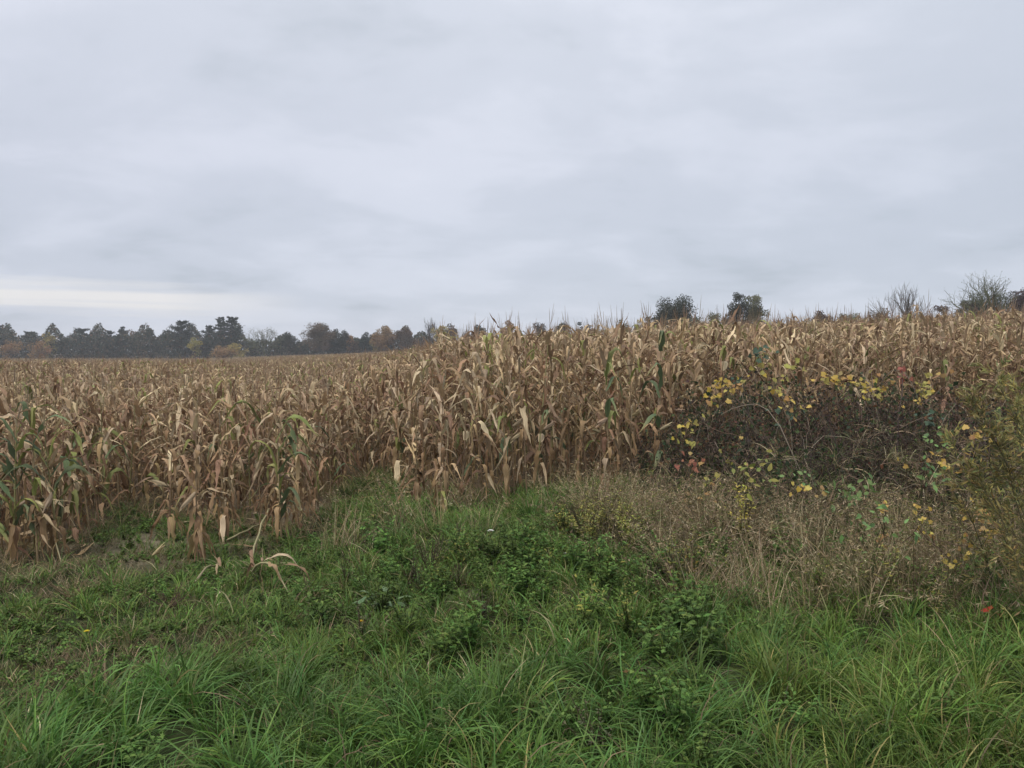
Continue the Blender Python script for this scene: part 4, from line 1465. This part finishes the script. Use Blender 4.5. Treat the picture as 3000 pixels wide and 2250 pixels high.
def surf(u, v, back=0.0):
    """point on the thicket surface (or the ground) seen at (u, v)"""
    if v > 1475 and u > 2500:               # creepers climb over the weeds in front of the thicket
        Y = 5.75 + rng.normal(0, .15)
        return np.array([float(x_at(u, Y)), Y, z_at(v, Y)])
    if v > 1340 and 2150 < u < 2800:        # growth that stands in front of the thicket's foot
        Y = 6.75 + rng.normal(0, .08)
        return np.array([float(x_at(u, Y)), Y, z_at(v, Y)])
    for Y in np.arange(5.0, 13.0, .02):
        X = float(x_at(u, Y))
        z = z_at(v, Y)
        top = float(ground_z(X, Y)) + (float(mound_z(X, Y)) if 6.9 <= Y <= 11.4 and X > 1.5 else 0.0)
        if z <= top:
            return np.array([X, Y - .04, z + .01])
    Y = 9.6
    return np.array([float(x_at(u, Y)), Y, z_at(v, Y)])


def vine(label, spots_, name='grape_vine', cat='vine', spread=19):
    pts = [surf(u, v) for (u, v, kd, n) in spots_]
    c = np.mean(pts, 0)
    g = float(ground_z(c[0], c[1]))
    root = thing(name, label, cat, (c[0], c[1], g), (0, 0, 0), 'autumn vines over the bramble thicket')
    o = np.array([c[0], c[1], g])
    m = MB()
    ctrl = np.array([[c[0], c[1] + .3, g]] + sorted([tuple(p) for p in pts], key=lambda q: q[0]))
    for a, b in zip(ctrl[:-1], ctrl[1:]):
        p = branch_paths(a - o, b - o, 6, -.05, .15)
        m.add(*tubes(p[None], np.full((1, 6), .0035), np.array([.13, .09, .06]), 4))
    add_obj('vine_stem', m.mesh('vine_stem', MAT_BARK), root)
    for (u, v, kd, n), p in zip(spots_, pts):
        for i in range(int(round(n * 1.15))):
            q = p + np.array([rng.normal(0, spread), rng.normal(0, 8), rng.normal(0, spread * .7)]) / F_PX * p[1]
            place_leaf(root, kd, q, size=.55 + .45 * min(1.0, (p[1] - 5.0) / 4.0))
    return root


vine('yellow grape vine on the left shoulder of the bramble thicket',
     [(2095, 1125, 'yel', 9), (2125, 1140, 'yel', 8), (2150, 1128, 'org', 6), (2085, 1165, 'yel', 6), (2180, 1118, 'yelg', 3), (2080, 1190, 'org', 3), (2100, 1180, 'yel', 2)])
vine('yellow green grape vine climbing into the maize above the thicket',
     [(2225, 1082, 'yelg', 5), (2212, 1102, 'yel', 3), (2280, 1102, 'yelg', 4), (2325, 1085, 'yelg', 4), (2240, 1035, 'dgr', 5), (2235, 1055, 'dgr', 4), (2130, 1105, 'dgr', 4)])
vine('yellow grape leaves hanging down the middle of the left hump of the thicket',
     [(2273, 1145, 'yelg', 3), (2285, 1180, 'yel', 4), (2305, 1175, 'yel', 3), (2322, 1172, 'org', 3), (2320, 1200, 'yel', 3), (2312, 1228, 'org', 2)])
vine('golden grape vine along the crest of the thicket',
     [(2405, 1112, 'yel', 3), (2440, 1115, 'yel', 8), (2420, 1130, 'yelg', 3), (2490, 1118, 'org', 8), (2510, 1130, 'yel', 8), (2530, 1105, 'yelg', 3), (2555, 1122, 'org', 4), (2590, 1130, 'org', 3)])
vine('pale yellow grape leaves just below the crest of the thicket',
     [(2540, 1152, 'yel', 6), (2562, 1150, 'yelg', 7), (2575, 1140, 'yel', 3), (2600, 1125, 'yel', 2)])
vine('yellow green grape leaves trailing straight down the thicket face',
     [(2695, 1122, 'yelg', 7), (2692, 1140, 'yelg', 7), (2705, 1160, 'yel', 3), (2690, 1185, 'yel', 2), (2668, 1183, 'yel', 2), (2740, 1122, 'org', 3), (2775, 1118, 'org', 3)])
vine('orange yellow vine low on the right flank of the thicket',
     [(2840, 1258, 'org', 3), (2860, 1275, 'yel', 5), (2850, 1280, 'org', 4), (2760, 1345, 'yel', 6), (2745, 1350, 'org', 3), (2660, 1350, 'yel', 2), (2800, 1370, 'org', 3), (2830, 1372, 'yel', 4)])
vine('orange creeper patch at the right below the feathery stems',
     [(2905, 1505, 'org', 9), (2930, 1520, 'org', 9), (2870, 1520, 'yel', 6), (2910, 1545, 'org', 8), (2900, 1560, 'yel', 3), (2840, 1430, 'yel', 3), (2700, 1490, 'yel', 4), (2730, 1500, 'yel', 3)])
vine('scattered yellow vine leaves low in the dead grass on the right',
     [(2600, 1565, 'org', 4), (2570, 1485, 'yel', 3), (2605, 1500, 'org', 3), (2700, 1545, 'yel', 4), (2745, 1575, 'org', 3), (2860, 1600, 'yel', 4), (2800, 1640, 'yel', 5), (2655, 1590, 'org', 3), (2840, 1590, 'org', 3)])
vine('yellow grape leaves at the foot of the thicket left of the bright green shoot',
     [(2352, 1430, 'yel', 4), (2385, 1425, 'yel', 3), (2400, 1448, 'org', 3), (2180, 1385, 'yelg', 2), (2120, 1335, 'yelg', 2), (2195, 1355, 'org', 2)])
vine('rusty red creeper leaves at the left foot of the thicket',
     [(2010, 1360, 'rus', 5), (2020, 1370, 'rus', 4), (2035, 1345, 'org', 2)], 'creeper')
vine('small yellow leaves low on the left flank of the thicket',
     [(2012, 1250, 'yel', 4), (2005, 1290, 'yelg', 3), (2060, 1240, 'yelg', 3), (2165, 1280, 'org', 3), (2000, 1300, 'yel', 2)])
vine('faded orange leaves threaded through the dead grass left of the thicket',
     [(1990, 1460, 'org', 4), (2020, 1480, 'org', 4), (2070, 1470, 'org', 4), (2075, 1412, 'yelg', 3), (2065, 1430, 'org', 2)], 'creeper')


def red_stick():
    p = surf(2622, 1190)
    g = float(ground_z(p[0], p[1]))
    root = thing('red_leaved_sapling', 'thin dark stem topped with red orange leaves over the thicket', 'sapling', (p[0], p[1], g))
    top = z_at(1085, p[1]) - g
    P = branch_paths(np.zeros(3), np.array([.06, 0, top]), 8, 0, .06)
    m = MB()
    m.add(*tubes(P[None], np.linspace(.009, .004, 8)[None], np.array([.16, .12, .11]), 5))
    add_obj('stem', m.mesh('stem', MAT_BARK), root)
    for i in range(9):
        place_leaf(root, 'rus', np.array([p[0], p[1], g]) + P[-1] + np.array([rng.normal(0, .05), rng.normal(0, .03), rng.normal(-.03, .05)]), size=1.1)


red_stick()


def shoot(label, u, v, n, spread, kind='grn', hgt=.30, name='leafy_shoot', size=1.0, cat='plant', group='green leafy shoots in the thicket'):
    p = surf(u, v)
    g = float(ground_z(p[0], p[1]))
    zb = max(g, p[2] - hgt)
    root = thing(name, label, cat, (p[0], p[1], zb), (0, 0, 0), group)
    m = MB()
    for i in range(4):
        tip = np.array([rng.normal(0, spread), rng.normal(0, spread * .5), p[2] - zb + rng.normal(0, .04)])
        m.add(*tubes(branch_paths(np.array([0, .12, 0]), tip, 6, .05, .08)[None], np.linspace(.005, .002, 6)[None], np.array([.10, .11, .05]), 4))
    add_obj('stem', m.mesh('stem', MAT_WEED), root)
    for i in range(n):
        q = p + np.array([rng.normal(0, spread), rng.normal(-.02, spread * .5), rng.normal(0, spread * .6)])
        place_leaf(root, kind, q, size=size)
    return root


shoot('bright green leafy shoot at the foot of the thicket', 2505, 1435, 26, .11, hgt=.8, size=1.0)
shoot('bright green drooping shoot right of the pale fallen canes', 2728, 1375, 18, .09, hgt=1.0)
shoot('green leafy shoot growing down the middle of the thicket face', 2735, 1290, 16, .11, size=.9)
shoot('dull green leaves below the trailing yellow grape leaves', 2700, 1225, 10, .10, 'dgr', size=.9)
shoot('dark green leaves on the thicket face left of the middle', 2285, 1215, 10, .10, 'dgr', size=.9)
shoot('low dark green leaf patch in the dead grass below the thicket', 2560, 1545, 24, .16, 'grn', .6, size=.8)
shoot('yellow green leafy bush at the left foot of the thicket', 2215, 1385, 24, .12, 'small', 1.0, size=1.1)
shoot('small green leaves right of the yellow green bush', 2320, 1395, 9, .09, 'grn', .9, size=.8)


def herb(label, u, v, h, pal, ns, nl, ll, lw, name='goldenrod_plant', group=None, spread=.14, cat='wildflower', lean=(0, 0), lobed=False, Y=None, stemc=(.10, .09, .05)):
    p = hit(u, v) if Y is None else np.array([float(x_at(u, Y)), Y, float(ground_z(x_at(u, Y), Y))])
    root = thing(name, label, cat, tuple(p), (lean[0], lean[1], 0), group)
    m = forb(h, spread, ns, nl, ll, lw, pal, .1, lobed, stemc)
    add_obj('foliage', m.mesh('foliage', MAT_WEED), root)
    s = MB()
    for i in range(ns):
        az = rng.uniform(0, 6.28)
        s.add(*tubes(branch_paths(np.zeros(3), np.array([math.cos(az) * spread * .7, math.sin(az) * spread * .7, h * .9]), 5, 0, .08)[None], np.linspace(.004, .0015, 5)[None], np.array(stemc), 4))
    add_obj('stem', s.mesh('stem', MAT_WEED), root)
    return root


GY = 'yellowing goldenrod before the tall maize block'
for (u, v, h, lb) in ((1665, 1600, .42, 'yellow green goldenrod, leftmost of the clump before the tall maize'), (1730, 1620, .46, 'yellowing goldenrod in the front of the clump before the tall maize'),
                      (1760, 1580, .50, 'yellowing goldenrod in the middle of the clump before the tall maize'), (1810, 1600, .46, 'tallest yellowing goldenrod of the clump before the tall maize'),
                      (1840, 1630, .42, 'yellowing goldenrod on the right of the clump before the tall maize'), (1700, 1570, .40, 'small goldenrod at the back of the clump before the tall maize')):
    herb(lb, u, v, h, [(.36, .35, .09), (.30, .31, .09), (.44, .39, .11), (.20, .24, .08)], 18, 40, .05, .22, group=GY, spread=.24)
herb('small yellow leaved plant standing in the dead grass', 2180, 1640, .62, [(.50, .44, .09), (.42, .40, .09), (.56, .43, .11)], 8, 34, .09, .18, 'yellow_weed', None, .13)
herb('feathery light green plant right of the small yellow leaved plant', 2270, 1640, .46, BRIGHTG, 8, 26, .06, .14, 'feathery_weed', None, .14, 'weed')
herb('yellow green weed at the left lower corner of the dead grass', 1990, 1790, .52, FORBY[:2] + BRIGHTG[:1], 8, 20, .055, .18, 'yellow_weed', None, .14)
herb('orange tinged weed beside the yellow green weed by the dead grass', 2035, 1740, .50, [(.34, .25, .06), (.28, .24, .06)], 4, 20, .055, .18, 'yellow_weed', None, .09)
herb('bright green feathery plant at the left border of the dead grass', 1905, 1620, .48, BRIGHTG, 9, 26, .06, .15, 'feathery_weed', None, .16, 'weed')
herb('dark brown wiry weed left of the lush green weeds', 1260, 1700, .40, [(.115, .10, .06), (.13, .105, .065)], 14, 24, .03, .18, 'wiry_weed', None, .2, 'weed', stemc=(.09, .065, .045))
herb('reddish brown wiry weed in the turf of the left verge', 480, 1790, .18, [(.10, .065, .045), (.09, .06, .04)], 14, 18, .025, .2, 'wiry_weed', None, .25, 'weed', stemc=(.11, .07, .05))
herb('tan dead weed low on the left verge', 190, 1760, .22, STRAW, 14, 16, .03, .12, 'dead_weed', None, .26, 'weed', stemc=(.26, .19, .12))


# feathery olive stems leaning in from the right edge
def feathery():
    OL = [(.26, .245, .10), (.20, .215, .09), (.33, .295, .11), (.25, .195, .09), (.42, .33, .11)]
    rows = [
        (3120, 5.2, 2920, 1080, 'tall feathery olive stem at the right edge, uppermost'), (3140, 5.0, 2850, 1170, 'feathery olive stem leaning left over the thicket, longest'),
        (3130, 4.8, 2900, 1260, 'feathery olive stem at the right edge below the uppermost ones'), (3050, 5.3, 2790, 1290, 'feathery olive stem reaching farthest left over the thicket'),
        (3100, 4.7, 2860, 1370, 'feathery olive stem beside the orange creeper patch'), (3060, 5.4, 2990, 1130, 'upright feathery olive stem against the right photo edge'),
        (2960, 5.4, 2800, 1400, 'short feathery olive stem above the orange creeper patch'), 
        (3160, 5.5, 2960, 1180, 'feathery olive stem behind the uppermost ones at the right edge'),
        (3120, 5.1, 2890, 1430, 'feathery olive stem in the middle of the right photo edge'),
    ]
    for (u, Y, ut, vt, lb) in rows:
        b = np.array([float(x_at(u, Y)), Y, 0.])
        b[2] = float(ground_z(b[0], b[1]))
        Yt = Y + rng.normal(0, .15)
        tip = np.array([float(x_at(ut, Yt)), Yt, z_at(vt, Yt)]) - b
        root = thing('leaning_goldenrod', lb, 'wildflower', tuple(b), (0, 0, 0), 'feathery olive stems leaning in from the right')
        s = MB()
        P = branch_paths(np.zeros(3), tip, 9, .08, .05)
        s.add(*tubes(P[None], np.linspace(.005, .0018, 9)[None], np.array([.13, .12, .065]), 4))
        f = MB()
        L = np.linalg.norm(tip)
        nbr = int(24 * L)
        for i in range(nbr):
            t = rng.uniform(.15, 1.0)
            q = np.array([np.interp(t, np.linspace(0, 1, 9), P[:, j]) for j in range(3)])
            d = nrm(nrm(tip) * .9 + rand_dir(1)[0] * .9)
            ln = rng.uniform(.12, .38) * (1.15 - .7 * t)
            bp = branch_paths(q, q + d * ln, 4, .04, .08)
            s.add(*tubes(bp[None], np.linspace(.0018, .0009, 4)[None], np.array([.11, .11, .055]), 3))
            k = 17
            tt = rng.random(k)
            c = q + d * ln * tt[:, None] + rng.normal(0, .006, (k, 3))
            f.add(*cards(c, d * .8 + rand_dir(k) * .7, rand_dir(k), rng.uniform(.03, .075, k), rng.uniform(.003, .007, k), pick(OL, k, .18)))
        add_obj('stem', s.mesh('stem', MAT_WEED), root)
        add_obj('foliage', f.mesh('foliage', MAT_WEED), root)


feathery()


# ---------------------------------------------------------------- small single things
def dock():
    p = hit(1115, 1800)
    root = thing('dock_plant', 'broad leaved pale green dock plant low in the turf', 'weed', tuple(p))
    m = MB()
    for i in range(15):
        az = rng.uniform(0, 6.28)
        ln = rng.uniform(.04, .14)
        tip = np.array([math.cos(az) * ln * 1.3, math.sin(az) * ln, .08 + rng.uniform(0, .10)])
        m.add(*tubes(branch_paths(np.zeros(3), tip, 4, .1, .05)[None], np.full((1, 4), .003), np.array([.10, .12, .06]), 4))
        add_obj('leaf', LEAVES['dock'][i % 5], root, tuple(tip), (rng.normal(0, .25), rng.uniform(-.55, .25), az), rng.uniform(.5, .85))
    add_obj('stem', m.mesh('stem', MAT_WEED), root)


dock()


def flower(label, u, v, r, petal, ctr, np_=14, h=.12, name='dandelion'):
    p = hit(u, v)
    root = thing(name, label, 'flower', tuple(p))
    s = MB()
    s.add(*tubes(branch_paths(np.zeros(3), np.array([0, -.01, h]), 4, 0, .05)[None], np.full((1, 4), .002), np.array([.10, .13, .05]), 4))
    add_obj('stem', s.mesh('stem', MAT_WEED), root)
    f = MB()
    for ring, (el, sc_) in enumerate(((.25, 1), (.7, .75))):
        a = np.arange(np_) / np_ * 6.283 + ring * .2
        d = np.c_[np.cos(a), np.sin(a) * .9, np.full(np_, el)]
        f.add(*cards(np.tile([0, -.01, h], (np_, 1)), d, np.tile([0, 0, 1.], (np_, 1)), np.full(np_, r * sc_), np.full(np_, r * .22), np.tile(petal, (np_, 1))))
    add_obj('flower_head', f.mesh('flower_head', MAT_FLOWER), root)


flower('yellow dandelion in the turf below the dock plant', 1052, 1870, .022, (.62, .42, .02), None)
flower('yellow flower in the weeds of the left verge', 236, 1900, .022, (.62, .48, .04), None)
flower('flat white flower head among the lush green weeds', 1437, 1625, .035, (.72, .72, .66), None, 16, .22, 'white_flower')
flower('small white flower low beside the bare patch in the green weeds', 1395, 1765, .018, (.7, .7, .64), None, 10, .06, 'white_flower')
flower('tiny white flower on the lush weeds left of the dead grass', 1657, 1690, .016, (.7, .7, .66), None, 10, .2, 'white_flower')


def fallen_leaf(label, u, v, lift, c, size, name='fallen_leaf'):
    p = hit(u, v)
    m = leaf_mesh('grape', size, c, 'fallen_leaf')
    o = add_obj(name, m, None, (p[0], p[1], p[2] + lift), (R(35), rng.normal(0, .2), rng.uniform(0, 6)))
    tag(o, label, 'leaf')


fallen_leaf('pale orange curled leaf caught in the foreground grass', 1845, 2090, .22, (.48, .29, .14), .055)
fallen_leaf('bright red leaf in the grass at the right edge', 2910, 1840, .14, (.45, .03, .035), .085)
fallen_leaf('small dull red leaf right of the bright red leaf', 2955, 1855, .12, (.34, .08, .05), .05)


def fallen_stalk(label, u0, v0, u1, v1, lift, styles, bend=.1, seed=0):
    a, b = hit(u0, v0), hit(u1, v1)
    a[2] += lift[0]
    b[2] += lift[1]
    root = thing('fallen_corn_stalk', label, 'corn stalk', tuple(a), (0, 0, 0), 'fallen corn stalks on the verge')
    t = b - a
    L = np.linalg.norm(t)
    P = branch_paths(np.zeros(3), t, 8, bend, .06)
    m = MB()
    m.add(*tubes(P[None], np.linspace(.011, .006, 8)[None] * (1 + .2 * (np.arange(8) % 2)), np.array([.27, .235, .13]), 6))
    add_obj('stalk', m.mesh('stalk', MAT_STALK), root)
    az = math.atan2(t[1], t[0])
    for i, (f, st, j, yaw, pitch, roll, s) in enumerate(styles):
        q = np.array([np.interp(f, np.linspace(0, 1, 8), P[:, k]) for k in range(3)])
        add_obj('leaf', lib_mesh(st, j % NLIB[st]), root, tuple(q + np.array([0, 0, .015])), (R(roll), R(pitch), az + R(yaw)), s)


fallen_stalk('fallen corn stalk with twisted pale leaves lying on the grass', 730, 1705, 835, 1745, (.10, .03),
             [(.05, 'arch', 1, 160, 25, 0, .8), (.1, 'hang', 3, 200, 40, 30, .6), (.35, 'arch', 4, 20, 35, 10, .8), (.5, 'stick', 2, -20, 40, 0, .8), (.65, 'arch', 6, 5, 40, -20, .75), (.3, 'hang', 5, 150, 45, 0, .7)], .25)
fallen_stalk('broken corn stalk lying in the grass left of the twisted pale leaves', 560, 1715, 640, 1680, (.03, .04), [(.9, 'arch', 2, 20, 40, 0, .6), (.8, 'stick', 5, 190, 30, 0, .6)], .1)
fallen_stalk('broken corn stalk arching down from the plant with green top leaves', 728, 1655, 800, 1560, (.02, .30), [(.3, 'hang', 7, 30, 20, 0, .7), (.6, 'low', 2, 190, 10, 0, .7)], .12)
fallen_stalk('thin fallen corn stalk lying level behind the stray plants', 655, 1595, 790, 1545, (.05, .12), [(.5, 'low', 5, 60, 40, 0, .7)], .0)
fallen_stalk('corn stalk bent to the ground at the left end of the field edge', 110, 1560, 165, 1660, (.85, .03), [(.2, 'low', 7, 20, 0, 0, .7), (.6, 'yellow', 2, 170, 10, 0, .6)], .10)
fallen_stalk('pale corn stalk lying before the one with green top leaves', 760, 1665, 850, 1662, (.04, .05), [(.5, 'stick', 1, 160, 35, 0, .7), (.8, 'low', 3, 20, 40, 0, .6)], .0)


def husk():
    p = hit(432, 1642)
    me = LIB['ear'][2].mesh('corn_husk', MAT_CORN)
    tag(add_obj('corn_husk', me, None, (p[0], p[1], p[2] + .05), (0, R(-12), R(25)), .8), 'pale dropped corn husk on the bare soil', 'corn husk')


husk()


# ---------------------------------------------------------------- haze
def build_haze():
    x0, x1, y0, y1, z0, z1 = -1100, 1100, -80, 1100, -4.6, 24
    V = [(x, y, z) for z in (z0, z1) for y in (y0, y1) for x in (x0, x1)]
    F = [(0, 2, 3, 1), (4, 5, 7, 6), (0, 1, 5, 4), (2, 6, 7, 3), (0, 4, 6, 2), (1, 3, 7, 5)]
    me = bpy.data.meshes.new('haze')
    me.from_pydata(V, [], F)
    m = bpy.data.materials.new('haze')
    m.use_nodes = True
    n, l = m.node_tree.nodes, m.node_tree.links
    n.clear()
    v = N(n, 'ShaderNodeVolumePrincipled')
    v.inputs['Color'].default_value = (.93, .95, 1.0, 1)
    v.inputs['Density'].default_value = .00055
    o = N(n, 'ShaderNodeOutputMaterial')
    l.new(v.outputs[0], o.inputs['Volume'])
    me.materials.append(m)
    tag(add_obj('haze', me), 'thin autumn haze over the field', None, None, 'stuff')


build_haze()
